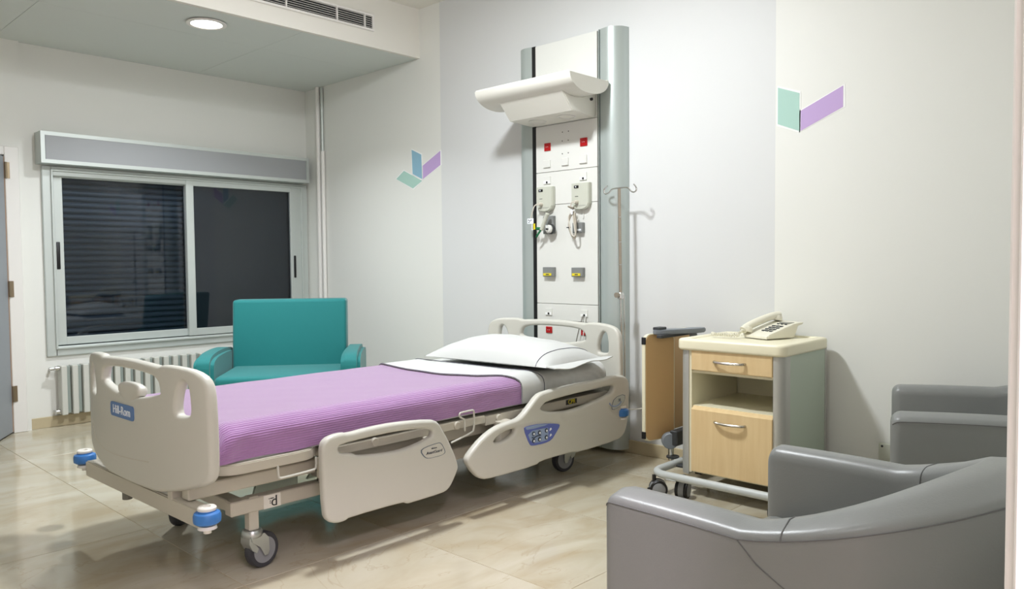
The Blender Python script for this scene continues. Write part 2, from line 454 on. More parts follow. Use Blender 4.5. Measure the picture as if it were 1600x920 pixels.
# black sheet standing in for the dark space behind the window
struct(B(G().box((WX0-.05, YW+.15, WZ0-.05), (WX1+.05, YW+.16, WZ1+.05)), 'dark_backing', 'black'))
# roller shutter cover box
va = thing('shutter_cover_box', 'long grey panel box with aluminium edging above the window', 'shutter box', (2.49, 5.60, 1.70))
vx0, vx1, vz0, vz1, vy = 1.527, 3.455, 1.706, 1.906, 5.535
B(G().box((vx0, vy+.008, vz0), (vx1, YW-.001, vz1)), 'body', 'aluminium', va)
B(G().box((vx0+.028, vy+.003, vz0+.024), (vx1-.028, vy+.009, vz1-.024)), 'face_panel', 'valance', va)
g = G(); t = .024
g.box((vx0, vy, vz0), (vx0+t, vy+.012, vz1)).box((vx1-t, vy, vz0), (vx1, vy+.012, vz1))
g.box((vx0+t, vy, vz0), (vx1-t, vy+.012, vz0+t)).box((vx0+t, vy, vz1-t), (vx1-t, vy+.012, vz1))
B(g, 'edging', 'aluminium', va)

# ------------------------------------------------------------------ radiator
ra = thing('radiator', 'white sectional wall radiator under the window', 'radiator', (2.2, 5.6, .08))
sec = None; pr = .0658; rx = 1.609
for k in range(22):
    x = rx+k*pr
    if sec is None:
        s = B(G().box((rx+.001, 5.565, .080), (rx+.036, 5.645, .402), .004, 1), 'section', 'radiator', ra)
        s2_ = B(G().box((rx+.036, 5.592, .086), (rx+pr-.002, 5.64, .396), .003, 1), 'side_fin', 'radiator_dark', s)
        sec = (s.data, s2_.data)
    else:
        s = bpy.data.objects.new('section', sec[0]); C.objects.link(s); s.parent = ra; s.location = (k*pr, 0, 0)
        f = bpy.data.objects.new('side_fin', sec[1]); C.objects.link(f); f.parent = s
B(G().lathe([(.012, 0), (.016, .005), (.016, .03), (.01, .034), (.01, .06)], (1.612, 5.60, .385), (-1, 0, 0), 14).tube([(1.57, 5.60, .385), (1.57, YW, .385)], .008, 8), 'valve', 'chrome', ra)
B(G().lathe([(.014, 0), (.014, .03)], (1.612, 5.60, .102), (-1, 0, 0), 14).tube([(1.59, 5.60, .102), (1.59, YW, .102)], .008, 8), 'valve', 'chrome', ra)

# ------------------------------------------------------------------ pipes in the corner
o = B(G().tube([(3.488, 5.445, 0), (3.488, 5.445, SZ)], .019, 14), 'heating_pipe', 'white_trim', loc=(3.488, 5.445, 0))
tag(o, 'white vertical pipe in the corner, nearer the window', 'pipe')
pp = thing('heating_pipe', 'white vertical pipe in the corner with a thinner dark top end', 'pipe', (3.488, 5.385, 0))
B(G().tube([(3.488, 5.385, 0), (3.488, 5.385, 1.95)], .016, 14), 'casing', 'white_trim', pp)
B(G().tube([(3.492, 5.392, 1.95), (3.492, 5.392, SZ-.01)], .011, 12), 'inner_pipe', 'aluminium', pp)

# ------------------------------------------------------------------ ceiling lights and vent
def downlight(loc, r, label, watts, col=(.915, .96, 1.0), spread=0):
    d = thing('downlight', label, 'ceiling light', loc)
    x, y, z = loc
    B(G().lathe([(r, 0), (r+.022, 0), (r+.024, .006), (r, .012), (r-.002, .004)], (x, y, z-.012), seg=40, caps=False), 'trim_ring', 'white_trim', d)
    B(G().lathe([(r, 0), (r, .006)], (x, y, z-.007), seg=40), 'diffuser', 'bulb', d)
    L = bpy.data.lights.new('lamp_light', 'AREA'); L.shape = 'DISK'; L.size = r*2; L.energy = watts; L.color = col
    if spread: L.spread = math.radians(spread)
    lo = bpy.data.objects.new('lamp_light', L); C.objects.link(lo); lo.parent = d; lo.location = (0, 0, -.016)
    return d
downlight((2.11, 4.447, SZ), .088, 'glowing round downlight in the lowered ceiling above the window', SOFFIT_W, spread=135)
dm = thing('dome_light', 'round opal dome lamp on the main ceiling above the bed', 'ceiling light', (1.92, 2.42, ZC))
B(G().lathe([(.13, 0), (.135, -.006), (.135, -.022), (.125, -.026)], (1.92, 2.42, ZC), seg=40), 'base_ring', 'white_trim', dm)
B(G().lathe([(.122, -.026), (.115, -.045), (.095, -.062), (.06, -.074), (.02, -.079)], (1.92, 2.42, ZC), seg=40), 'opal_dome', 'bulb', dm)
L = bpy.data.lights.new('lamp_light', 'POINT'); L.shadow_soft_size = .06; L.energy = DOME_W; L.color = (.915, .96, 1.0)
lo = bpy.data.objects.new('lamp_light', L); C.objects.link(lo); lo.parent = dm; lo.location = (0, 0, -.15)
L = bpy.data.lights.new('lamp_light', 'AREA'); L.shape = 'DISK'; L.size = .27; L.energy = KEY_W; L.color = (.915, .96, 1.0)
lo = bpy.data.objects.new('lamp_light', L); C.objects.link(lo); lo.parent = dm; lo.location = (0, 0, -.082)
downlight((.45, 1.0, ZC), .11, 'unseen round fill lamp added in the main ceiling just inside the door', ENTRY_FILL_W)  # unseen lamp added as fill for the footboard, rails and chair sides
downlight((-.1, -.9, ZC), .11, 'unseen round fill lamp added in the hallway ceiling outside the door', HALL_FILL_W, (1, .84, 1.0))  # unseen lamp added behind the camera, pinkish fill on jamb and chairs

ve = thing('air_vent', 'long white slatted air vent in the face of the lowered ceiling', 'air vent', (2.5, SY, 2.58))
ax0, ax1, az0, az1 = 1.42, 3.115, 2.566, 2.674
B(G().box((ax0+.01, SY-.004, az0+.01), (ax1-.01, SY-.001, az1-.01)), 'backing', 'black', ve)
B(frame(G(), ax0, ax1, az0, az1, .014, SY-.016, SY-.001, .002), 'frame', 'white_trim', ve)
for k in range(6):
    zz = az0+.014+.0135*(k+.5)
    B(G().prism([(-.013, zz), (-.004, zz+.001), (-.004, zz+.003), (-.013, zz+.002)], lambda y, q: (ax0+.012, SY+y, q), lambda y, q: (ax1-.012, SY+y, q)), 'slat', 'white_trim', ve)
for x in (1.75, 2.115, 2.474, 2.829, 3.04):
    B(G().box((x-.004, SY-.017, az0+.01), (x+.004, SY-.003, az1-.01)), 'divider', 'white_trim', ve)

# ------------------------------------------------------------------ wall decals
def decal(name, pieces, label, loc):
    d = thing(name, label, 'wall decal', loc)
    for poly, m in pieces:
        cx = sum(p[0] for p in poly)/len(poly); cz = sum(p[1] for p in poly)/len(poly)
        big = []
        for y, z in poly:
            dy, dz = y-cx, z-cz; L = math.hypot(dy, dz); big.append((y+dy/L*.010, z+dz/L*.010))
        pc = B(G().prism(poly, lambda y, z: (XW-.0003, y, z), lambda y, z: (XW-.0022, y, z)), 'shape', m, d)
        B(G().prism(big, lambda y, z: (XW-.0002, y, z), lambda y, z: (XW-.0014, y, z)), 'white_outline', 'decal_white', pc)
decal('wall_decal', [([(4.291, 1.848), (4.186, 1.803), (4.182, 1.634), (4.283, 1.678)], 'decal_blue'),
                     ([(3.986, 1.809), (3.986, 1.714), (4.172, 1.633), (4.172, 1.726)], 'decal_purple'),
                     ([(4.469, 1.657), (4.38, 1.708), (4.181, 1.622), (4.282, 1.576)], 'decal_teal')],
      'three-piece teal, blue and purple decal on the wall near the window', (XW, 4.22, 1.58))
decal('wall_decal', [([(1.606, 1.852), (1.503, 1.811), (1.503, 1.639), (1.606, 1.683)], 'decal_teal'),
                     ([(1.497, 1.73), (1.307, 1.814), (1.307, 1.721), (1.497, 1.639)], 'decal_purple')],
      'two-piece teal and purple decal on the wall above the locker', (XW, 1.46, 1.64))
# small grey wall plate low on the head wall
wp = thing('wall_socket', 'small grey box low on the wall beside the far armchair', 'socket', (XW, 1.105, .13))
B(G().box((XW-.022, 1.075, .14), (XW-.001, 1.138, .258), .004), 'housing', 'box_grey', wp)
B(G().lathe([(.005, 0), (.005, .002)], (XW-.0215, 1.122, .246), (-1, 0, 0), 10), 'screw', 'dark', wp)

# ================================================================== BED HEAD PANEL
bp = thing('bed_head_panel', 'tall white medical service panel with silver side columns behind the bed', 'service panel', (3.46, 2.818, 0))
PX = 3.42; py0, py1 = 2.594, 3.042; PT = 2.305
zs = [.02, .711, .808, 1.379, 1.569, 1.838, PT]
for a, b_ in zip(zs[:-1], zs[1:]):
    B(G().box((PX, py0, a+.0012), (XW-.001, py1, b_-.0012), .0015, 1), 'panel', 'panel_white', bp)
def column(sgn, y):
    poly = [(XW-.001, y), (PX+.005, y)]
    cy = y
    for k in range(0, 13):
        a = k/12*PI/2
        poly.append((XW-.001-.087*math.cos(a)**.8 if False else (XW-.001-.09*math.cos(a)), y+sgn*(.045+.088*math.sin(a))))
    return poly
for sgn, y in ((-1, py0-.018), (1, py1+.030)):
    g = G(); g.prism(column(sgn, y), lambda x, q: (x, q, .02), lambda x, q: (x, q, PT+.004), 0)
    B(g, 'side_column', 'panel_alu', bp)
    a, b_ = sorted((y, y-sgn*(.017 if sgn < 0 else .029)))
    B(G().box((PX+(.014 if sgn < 0 else .003), a, .02), (XW-.001, b_, PT+.002)), 'dark_channel', 'black', bp)
    if sgn > 0: continue
    ym = y-sgn*.004
    B(G().box((PX-.002, min(ym, ym-sgn*.003), .02), (PX+.03, max(ym, ym-sgn*.003), PT+.002)), 'edge_fin', 'panel_alu', bp)
def plate(name, y0, y1, z0, z1, m, d=.006, bev=.0015):
    return B(G().box((PX-d, min(y0, y1), z0), (PX+.001, max(y0, y1), z1), bev, 1), name, m, bp)
for (ya, za, yb, zb_) in ((2.975, 1.736, 2.928, 1.691), (2.711, 1.736, 2.661, 1.69), (2.972, .673, 2.925, .636), (2.711, .673, 2.663, .636)):
    s = plate('red_socket', ya, yb, zb_, za, 'red', .005)
    cy, cz = (ya+yb)/2, (za+zb_)/2
    B(G().lathe([(.016, 0), (.016, .002), (.012, .002), (.012, -.001)], (PX-.0045, cy, cz), (-1, 0, 0), 18), 'socket_well', 'red', s)
    for dy in (-.006, .006): B(G().lathe([(.002, 0), (.002, .001)], (PX-.007, cy+dy, cz), (-1, 0, 0), 8), 'pin_hole', 'text_white', s)
for (ya, za, yb, zb_) in ((2.983, 1.638, 2.929, 1.595), (2.843, 1.638, 2.795, 1.595), (2.715, 1.642, 2.663, 1.595)):
    s = plate('switch', ya, yb, zb_, za, 'panel_white', .009, .002)
for (ya, za) in ((2.84, 1.786), (2.796, 1.786), (2.842, 1.736), (2.798, 1.736), (2.842, 1.664), (2.798, 1.665)):
    B(G().lathe([(.0035, 0), (.003, .0015)], (PX, ya, za), (-1, 0, 0), 8), 'screw', 'dark', bp)
for (ya, za, yb, zb_) in ((2.982, 1.545, 2.93, 1.5), (2.715, 1.546, 2.665, 1.502), (2.973, .78, 2.926, .74), (2.71, .779, 2.664, .74)):
    s = plate('data_socket', ya, yb, zb_, za, 'panel_white', .006)
    cy = (ya+yb)/2; zm = (za+zb_)/2
    B(G().box((PX-.0075, cy-.023, zb_+.002), (PX-.005, cy+.023, zm-.003)), 'flap', 'decal_white', s)
    B(G().box((PX-.0085, cy-.008, zb_+.004), (PX-.0070, cy+.004, zb_+.016)), 'port', 'black', s)
for (ya, yb, za, zb_) in ((3.019, 2.895, 1.483, 1.365), (2.755, 2.632, 1.486, 1.363)):
    cy = (ya+yb)/2; hw = .0615
    poly = [(cy-hw, za), (cy+hw, za), (cy+hw, zb_+.01)]
    for k in range(9):
        a = k/8*PI; poly.append((cy+hw*.9*math.cos(a), zb_+.002-.028*math.sin(a)))
    poly.append((cy-hw, zb_+.01))
    s = B(G().prism(poly, lambda y, z: (PX+.001, y, z), lambda y, z: (PX-.03, y, z), .004), 'call_unit', 'box_grey', bp)
    B(G().box((PX-.0335, cy+.008, za-.028), (PX-.0295, cy+.04, za-.013), .0015, 1), 'display', 'black', s)
    B(G().lathe([(.004, 0), (.004, .001)], (PX-.0338, cy+.026, za-.0205), (-1, 0, 0), 8), 'indicator', 'text_white', s)
    B(G().box((PX-.031, cy+.012, zb_+.048), (PX-.0295, cy+.034, zb_+.051)), 'mark', 'dark', s)
    B(G().box((PX-.031, cy-.04, zb_-.003), (PX-.0296, cy+.04, zb_-.0015)), 'seam', 'outlet_grey', s)
    B(G().lathe([(.011, 0), (.011, .012), (.007, .026)], (PX-.03, cy+.018, zb_+.018), (-1, 0, 0), 14), 'plug', 'cable', s)
    B(G().tube([(PX-.001, cy+.0, zb_-.02), (PX-.004, cy-.004, zb_-.07), (PX-.004, cy+.0, 1.29)], .003, 8), 'lead', 'panel_white', s)
# grey gas outlets
def outlet(y0, y1, z0, z1):
    s = plate('gas_outlet', y0, y1, z0, z1, 'outlet_grey', .026, .003)
    return s
o1 = outlet(2.971, 2.894, 1.212, 1.315)
B(G().box((PX-.0275, 2.90, 1.252), (PX-.0255, 2.95, 1.262)), 'label_strip', 'text_white', o1)
o2 = outlet(2.752, 2.681, 1.21, 1.268)
B(G().box((PX-.0275, 2.689, 1.222), (PX-.0255, 2.722, 1.232)), 'label_strip', 'text_white', o2)
for (y0, y1, z0, z1) in ((2.976, 2.894, .965, 1.02), (2.762, 2.681, .965, 1.017)):
    s = outlet(y0, y1, z0, z1)
    B(G().box((PX-.0285, y1+.014, z0+.006), (PX-.0255, y0-.008, z0+.02)), 'yellow_label', 'yellow', s)
    B(G().box((PX-.0290, y1+.03, z0+.010), (PX-.0283, y0-.028, z0+.0155)), 'label_text', 'text_dark', s)
# cables hanging to the lower sockets
B(G().tube(smoothpath([(PX-.006, 2.69, .752), (PX-.02, 2.70, .71), (PX-.03, 2.72, .62), (PX-.03, 2.75, .5), (PX-.03, 2.76, .3), (PX-.01, 2.76, .12)]), .003, 8), 'cable', 'bed_grey', bp)
B(G().tube(smoothpath([(PX-.006, 2.676, .752), (PX-.02, 2.673, .70), (PX-.03, 2.68, .6), (PX-.03, 2.69, .4), (PX-.01, 2.69, .12)]), .0025, 8), 'cable', 'panel_white', bp)
# oxygen flowmeter on the left outlet
fm = thing('flowmeter', 'oxygen flowmeter with green fitting plugged in the panel outlet', 'flowmeter', (PX-.05, 2.92, 1.22))
B(G().lathe([(.020, 0), (.024, .006), (.024, .022), (.018, .03)], (PX-.026, 2.908, 1.238), (-1, 0, 0), 22), 'knob', 'panel_white', fm)
B(G().lathe([(.029, 0), (.029, .012), (.02, .014)], (PX-.026, 2.905, 1.238), (-1, 0, 0), 22), 'collar', 'dark', fm)
B(G().tube([(PX-.062, 2.948, 1.235), (PX-.07, 2.898, 1.325)], .012, 12), 'glass_tube', 'box_grey', fm)
B(G().lathe([(.006, 0), (.006, .012)], (PX-.056, 2.908, 1.238), (-1, 0, 0), 12), 'hub', 'dark', fm)
B(G().tube([(PX-.06, 2.948, 1.24), (PX-.064, 2.985, 1.243)], .009, 10), 'green_fitting', 'green', fm)
B(G().tube([(PX-.06, 2.955, 1.235), (PX-.064, 2.97, 1.215), (PX-.06, 2.99, 1.195)], .006, 10), 'green_hose', 'green', fm)
B(G().box((PX-.072, 2.99, 1.238), (PX-.07, 3.008, 1.272)), 'yellow_tag', 'yellow', fm)
tg = B(G().box((PX-.072, 3.003, 1.272), (PX-.070, 3.05, 1.303)).box((PX-.072, 3.003, 1.236), (PX-.070, 3.016, 1.272)), 'paper_tag', 'text_white', fm)
for k, (y, z) in enumerate(((3.04, 1.294), (3.03, 1.29), (3.02, 1.293), (3.037, 1.281))):
    B(G().box((PX-.0727, y-.003, z-.004), (PX-.0718, y+.003, z+.002)), 'scribble', 'text_dark', tg)
B(G().tube(smoothpath([(PX-.05, 2.975, 1.383), (PX-.06, 3.005, 1.38), (PX-.06, 3.02, 1.34), (PX-.065, 3.03, 1.30)]), .0035, 8), 'cord', 'cable', fm)
# looped nurse-call cable on the right outlet
lc = thing('call_cable', 'looped cream call cord hanging from the right wall unit', 'cable', (PX-.05, 2.73, 1.17))
for k in range(4):
    a = .003*k
    pts = [(PX-.05-a, 2.716+a, 1.33), (PX-.055-a, 2.742+a, 1.30), (PX-.058-a, 2.756-2.2*a, 1.25), (PX-.055-a, 2.738-a, 1.20), (PX-.05-a, 2.718-a, 1.17+2*a), (PX-.05-a, 2.704-a*.5, 1.20), (PX-.05-a, 2.704+a, 1.26), (PX-.05-a, 2.712+a, 1.32)]
    B(G().tube(smoothpath(pts), .0036, 8), 'loop', 'cable' if k % 2 else 'ivbrown', lc)
B(G().tube(smoothpath([(PX-.05, 2.712, 1.383), (PX-.055, 2.735, 1.38), (PX-.055, 2.74, 1.35), (PX-.05, 2.728, 1.32)]), .0035, 8), 'cord', 'cable', lc)
B(G().tube([(PX-.052, 2.722, 1.345), (PX-.056, 2.757, 1.358)], [.008, .004], 10), 'clip', 'ivbrown', lc)
B(G().box((PX-.068, 2.715, 1.312), (PX-.066, 2.728, 1.34)), 'paper_tag', 'text_white', lc)
B(G().box((PX-.070, 2.742, 1.238), (PX-.05, 2.758, 1.243)), 'cable_tie', 'dark', lc)

# bed light: uplighter trough with a lower housing
bl = thing('bed_light', 'white curved trough lamp mounted on the service panel above the bed', 'lamp', (3.25, 2.845, 1.83))
ly0, ly1 = 2.50, 3.19
prof = []
for k in range(17):
    a = PI*k/16
    x = 3.235-.165*math.cos(a); z = 2.012-.088*math.sin(a)**.9
    prof.append((x, z))
inner = [(x*.97+3.235*.03, z+.008) for x, z in prof]
poly = prof+inner[::-1]
B(G().prism(poly, lambda x, z: (x, ly0+.005, z), lambda x, z: (x, ly1-.005, z)), 'trough', 'lamp_white', bl)
for y in (ly0, ly1-.005):
    B(G().prism(prof, lambda x, z: (x, y, z), lambda x, z: (x, y+.005, z)), 'end_cap', 'lamp_white', bl)
poly = [(3.12, 1.955), (3.215, 1.848), (3.405, 1.838), (3.418, 1.85), (3.418, 1.985), (3.30, 1.93), (3.2, 1.925)]
hs = B(G().prism(poly, lambda x, z: (x, 2.60, z), lambda x, z: (x, 3.06, z), .004), 'housing', 'lamp_white', bl)
for y in (2.72, 2.93):
    B(G().lathe([(.05, 0), (.05, .006), (.044, .006), (.044, .002)], (3.31, y, 1.8455), (-.05, 0, -1), 28), 'lens', 'panel_white', hs)
B(G().lathe([(.008, 0), (.008, .01)], (3.372, 2.60, 1.928), (0, -1, 0), 14), 'knob', 'black', hs)

# ================================================================== BED
YC = 2.775
bed = thing('hospital_bed', 'beige adjustable hospital bed with lowered side rails and caster wheels', 'bed', (2.15, YC, 0))
def bisect_many(bm, vals):
    for v in vals:
        bmesh.ops.bisect_plane(bm, geom=bm.verts[:]+bm.edges[:]+bm.faces[:], plane_co=(v, 0, 0), plane_no=(1, 0, 0))
def mirror(pts): return [(-u, v) for u, v in pts[::-1]]
half = [(0, .731), (-.10, .729), (-.20, .724), (-.232, .722), (-.248, .730), (-.34, .729), (-.41, .722), (-.455, .703), (-.474, .668), (-.479, .56), (-.480, .42), (-.474, .392), (-.455, .368), (-.35, .335), (-.21, .309), (-.19, .307), (0, .302)]
outer = chaikin(half[:-1]+[(0, .302)]+mirror(half)[1:-1], 1)
open_half = [(0, .698), (-.10, .697), (-.19, .690), (-.225, .675), (-.236, .650), (-.237, .638), (-.222, .630), (-.07, .604)]
tongue_half = [(-.083, .612), (-.087, .630), (-.08, .641), (-.05, .648), (0, .650)]
tri = [(-.363, .690), (-.388, .676), (-.395, .63), (-.397, .587), (-.384, .576), (-.33, .573), (-.321, .585), (-.321, .612), (-.338, .664)]
trih = chaikin(tri, 2)
oh = open_half+tongue_half
foot_open = chaikin(oh+mirror(oh)[1:-1], 1)
hh = open_half[:-1]+[(-.12, .612), (0, .604)]
head_open = chaikin(hh+mirror(hh)[1:-1], 2)
XE, BUL = 1.085, .05
def fx(u): return XE-BUL*(1-abs(u/.48)**3)-.014*(1+u/.48)
def board(name, openg, fx_, sgn):
    bm = shape2d(outer, [openg, trih, mirror(trih)], .036, .012)
    bisect_many(bm, [-.48+.04*k for k in range(1, 24)])
    bmesh.ops.triangulate(bm, faces=[f for f in bm.faces if len(f.verts) > 4])
    mapbm(bm, lambda u, v, w_: (fx_(u)+w_, YC+u, v))
    return finish(bm, name, 'bed_plastic', bed, sharp=50)
fb = board('footboard', foot_open, fx, 1)
hb = board('headboard', head_open, lambda u: 3.225+.04*(1-(u/.48)**2), -1)
# raised caps on the board ends, moulding groove
gp = [(.40, .47), (.37, .42), (.31, .395), (.2, .382), (.05, .384), (-.15, .40)]
B(G().tube(smoothpath([(fx(u)-.0175, YC+u, v) for u, v in gp]), .0022, 6), 'groove', 'bed_metal', fb)
# name badge
def on_foot(u, v, d): return (fx(u)-.018-d, YC+u, v)
bu, bv, bw_, bh_ = .045, .547, .098, .025
rr = []
for cx, cy, a0 in ((bw_-.012, bh_-.012, 0), (-bw_+.012, bh_-.012, 90), (-bw_+.012, -bh_+.012, 180), (bw_-.012, -bh_+.012, 270)):
    for k in range(5):
        a = math.radians(a0+k*22.5); rr.append((bu+cx+.012*math.cos(a), bv+cy+.012*math.sin(a)))
bm = bmesh.new(); g = G(); g.bm = bm
g.prism(rr, lambda u, v: (u, v, 0), lambda u, v: (u, v, .003))
bisect_many(bm, [bu-.08+.02*k for k in range(9)]); mapbm(bm, lambda u, v, d: on_foot(u, v, d))
bd = finish(bm, 'badge', 'badge_blue', fb)
bm = text_bm('Hill-Rom', .042)
mapbm(bm, lambda a, b_, c: on_foot(bu-a*.98, bv+b_, .0035+c))
finish(bm, 'badge_text', 'text_white', bd)

# side rails
RY = 2.28
FR = [(1.454, .383), (1.456, .431), (1.474, .449), (1.505, .457), (1.545, .458), (1.562, .452), (1.651, .458), (1.778, .458), (1.947, .443), (1.982, .427), (2.007, .388), (2.032, .35), (2.061, .295), (2.085, .237), (2.079, .215), (2.052, .173), (2.029, .149), (1.999, .141), (1.831, .139), (1.818, .142), (1.805, .151), (1.562, .152), (1.544, .144), (1.509, .144), (1.476, .157), (1.459, .189)]
FRh = [(1.518, .405), (1.527, .418), (1.633, .423), (1.777, .424), (1.911, .414), (1.946, .403), (1.953, .389), (1.946, .374), (1.876, .357), (1.795, .349), (1.718, .352), (1.601, .365), (1.584, .378), (1.526, .388)]
HR = [(2.13, .246), (2.146, .271), (2.226, .326), (2.301, .355), (2.377, .365), (2.43, .367), (2.465, .379), (2.52, .418), (2.567, .455), (2.614, .467), (2.813, .474), (3.086, .473), (3.109, .480), (3.203, .476), (3.256, .456), (3.276, .412), (3.263, .271), (3.25, .208), (3.22, .165), (3.165, .148), (2.852, .144), (2.831, .153), (2.709, .156), (2.582, .155), (2.554, .142), (2.34, .142), (2.24, .145), (2.208, .155), (2.176, .179), (2.138, .227)]
h1 = [(2.583, .39), (2.595, .405), (2.633, .420), (2.813, .428), (3.12, .435), (3.143, .423), (3.131, .400), (3.085, .384), (2.918, .362), (2.812, .354), (2.731, .357), (2.633, .372)]
h2 = [(2.283, .293), (2.296, .308), (2.342, .327), (2.412, .333), (2.423, .324), (2.416, .309), (2.368, .29), (2.317, .286)]
def rail(outl, holes, Y, flip):
    bm = shape2d(chaikin(outl, 1), [chaikin(h, 1) for h in holes], .036, .012)
    mapbm(bm, lambda u, v, w_: (u, Y+flip*.018+w_, v))
    return finish(bm, 'side_rail', 'bed_plastic', bed, sharp=50)
YL = 2*YC-RY
rf = rail(FR, [FRh], RY, 1); rh = rail(HR, [h1, h2], RY, 1)
rail(FR, [FRh], YL, -1); rail(HR, [h1, h2], YL, -1)
def rail_plate(poly, name, m, parent, d0=0, d1=.003, n=1):
    return B(G().prism(chaikin(poly, n), lambda u, v: (u, RY-d0, v), lambda u, v: (u, RY-d1, v)), name, m, parent)
FRe = [(1.882, .331), (1.903, .342), (1.974, .349), (1.992, .344), (2.011, .31), (2.009, .299), (1.987, .294), (1.923, .294), (1.903, .303)]
def shrink(poly, k):
    cx = sum(p[0] for p in poly)/len(poly); cz = sum(p[1] for p in poly)/len(poly)
    return [(cx+(p[0]-cx)*k, cz+(p[1]-cz)*k) for p in poly]
e1 = rail_plate(FRe, 'emblem', 'line_blue', rf, 0, .001)
rail_plate(shrink(FRe, .93), 'emblem_face', 'bed_plastic', e1, .0008, .0016)
def rail_text(s, size, x, z, m, parent, sh=0, d=.0022):
    bm = text_bm(s, size, .0005, sh); mapbm(bm, lambda a, b_, c: (x+a, RY-d-c, z+b_)); return finish(bm, 'lettering', m, parent)
rail_text('AvantGuard', .0165, 1.952, .316, 'text_dark', e1, .25)
rail_text('Hill-Rom', .008, 1.952, .331, 'text_dark', e1)
em = [(3.137, .37), (3.227, .379), (3.231, .347), (3.19, .317), (3.119, .307), (3.112, .328)]
e2 = rail_plate(em, 'emblem', 'line_blue', rh, 0, .001)
rail_plate(shrink(em, .94), 'emblem_face', 'emblem', e2, .0008, .0016)
B(G().tube([(3.145+.05*math.cos(a), RY-.002, .352+.026*math.sin(a)) for a in [PI*1.05+k*PI*.85/10 for k in range(11)]], .0035, 6), 'arc_mark', 'ctrl_light', e2)
rail_text('30', .022, 3.178, .352, 'line_blue', e2)
cp = [(2.465, .322), (2.483, .330), (2.575, .328), (2.7, .308), (2.712, .298), (2.68, .267), (2.65, .241), (2.602, .235), (2.518, .238), (2.503, .247)]
ct = rail_plate(cp, 'control_panel', 'ctrl_blue', rh, 0, .004)
rail_plate([(2.484, .306), (2.622, .304), (2.628, .297), (2.627, .248), (2.6, .245), (2.513, .249)], 'key_field', 'ctrl_light', ct, .003, .0055)
rail_plate([(2.472, .325), (2.49, .329), (2.575, .326), (2.64, .316), (2.49, .312)], 'top_strip', 'ctrl_light', ct, .003, .0052)
for x, z in ((2.526, .291), (2.565, .29), (2.612, .292), (2.526, .26), (2.565, .26), (2.611, .261)):
    k_ = B(G().lathe([(.0098, 0), (.0098, .003)], (x, RY-.005, z), (0, -1, 0), 16), 'button', 'text_dark', ct)
    B(G().lathe([(.0055, 0), (.005, .0015)], (x+.001, RY-.008, z-.001), (0, -1, 0), 12), 'button_cap', 'text_white', k_)
for x, z in ((2.644, .29), (2.644, .263)):
    B(G().prism([(x-.008, z-.005), (x+.008, z+.001), (x+.002, z+.009), (x-.006, z+.006)], lambda u, v: (u, RY-.003, v), lambda u, v: (u, RY-.0052, v)), 'arrow_mark', 'text_white', ct)
B(G().tube([(2.515, RY-.0055, .276), (2.53, RY-.0055, .272), (2.545, RY-.0055, .277), (2.575, RY-.0055, .277)], .0022, 6), 'profile_mark', 'text_dark', ct)
rail_text('REMO', .009, 2.492, .3205, 'text_white', ct, 0, .0056) if False else None

# deck, frames, base
DY0, DY1 = 2.335, 2*YC-2.335
def rrect(x0, x1, y0, y1, r, n=6):
    pts = []
    for cx, cy, a0 in ((x1-r, y1-r, 0), (x0+r, y1-r, 90), (x0+r, y0+r, 180), (x1-r, y0+r, 270)):
        for k in range(n+1):
            a = math.radians(a0+k*90/n); pts.append((cx+r*math.cos(a), cy+r*math.sin(a)))
    return pts
B(G().prism(rrect(1.11, 1.50, DY0, DY1, .09), lambda x, y: (x, y, .374), lambda x, y: (x, y, .410), .004), 'deck_section', 'bed_metal', bed)
B(G().prism(rrect(1.503, 2.30, DY0+.01, DY1-.01, .006), lambda x, y: (x, y, .365), lambda x, y: (x, y, .398), .003), 'deck_section', 'bed_metal', bed)
B(G().prism(rrect(2.303, 3.18, DY0+.012, DY1-.012, .006), lambda x, y: (x, y, .352), lambda x, y: (x, y, .392), .003), 'deck_section', 'bed_metal', bed)
for x, z in ((1.72, .385), (2.135, .381), (2.38, .375)):
    B(G().lathe([(.017, 0), (.017, .008), (.014, .011)], (x, DY0+.014, z), (0, -1, 0), 20), 'hinge_disc', 'bed_metal', bed)
for s in (1, -1):
    y = lambda v: YC+s*(v-YC)
    yy = sorted((y(2.42), y(2.47)))
    B(G().box((1.05, yy[0], .300), (3.19, yy[1], .347), .004, 1), 'upper_beam', 'bed_metal', bed)
    yy = sorted((y(2.44), y(2.485)))
    B(G().box((1.20, yy[0], .206), (3.05, yy[1], .255), .004, 1), 'base_beam', 'bed_metal', bed)
    # rail brackets
    for x0, x1 in ((1.50, 1.56), (1.95, 2.01), (2.36, 2.43), (3.0, 3.06)):
        yy = sorted((y(2.315), y(2.36)))
        B(G().box((x0, yy[0], .20), (x1, yy[1], .365), .004, 1), 'rail_bracket', 'bed_metal', bed)
        yy = sorted((y(2.335), y(2.45)))
        B(G().box((x0+.01, yy[0], .285), (x1-.01, yy[1], .31), .003, 1), 'rail_bracket', 'bed_grey', bed)
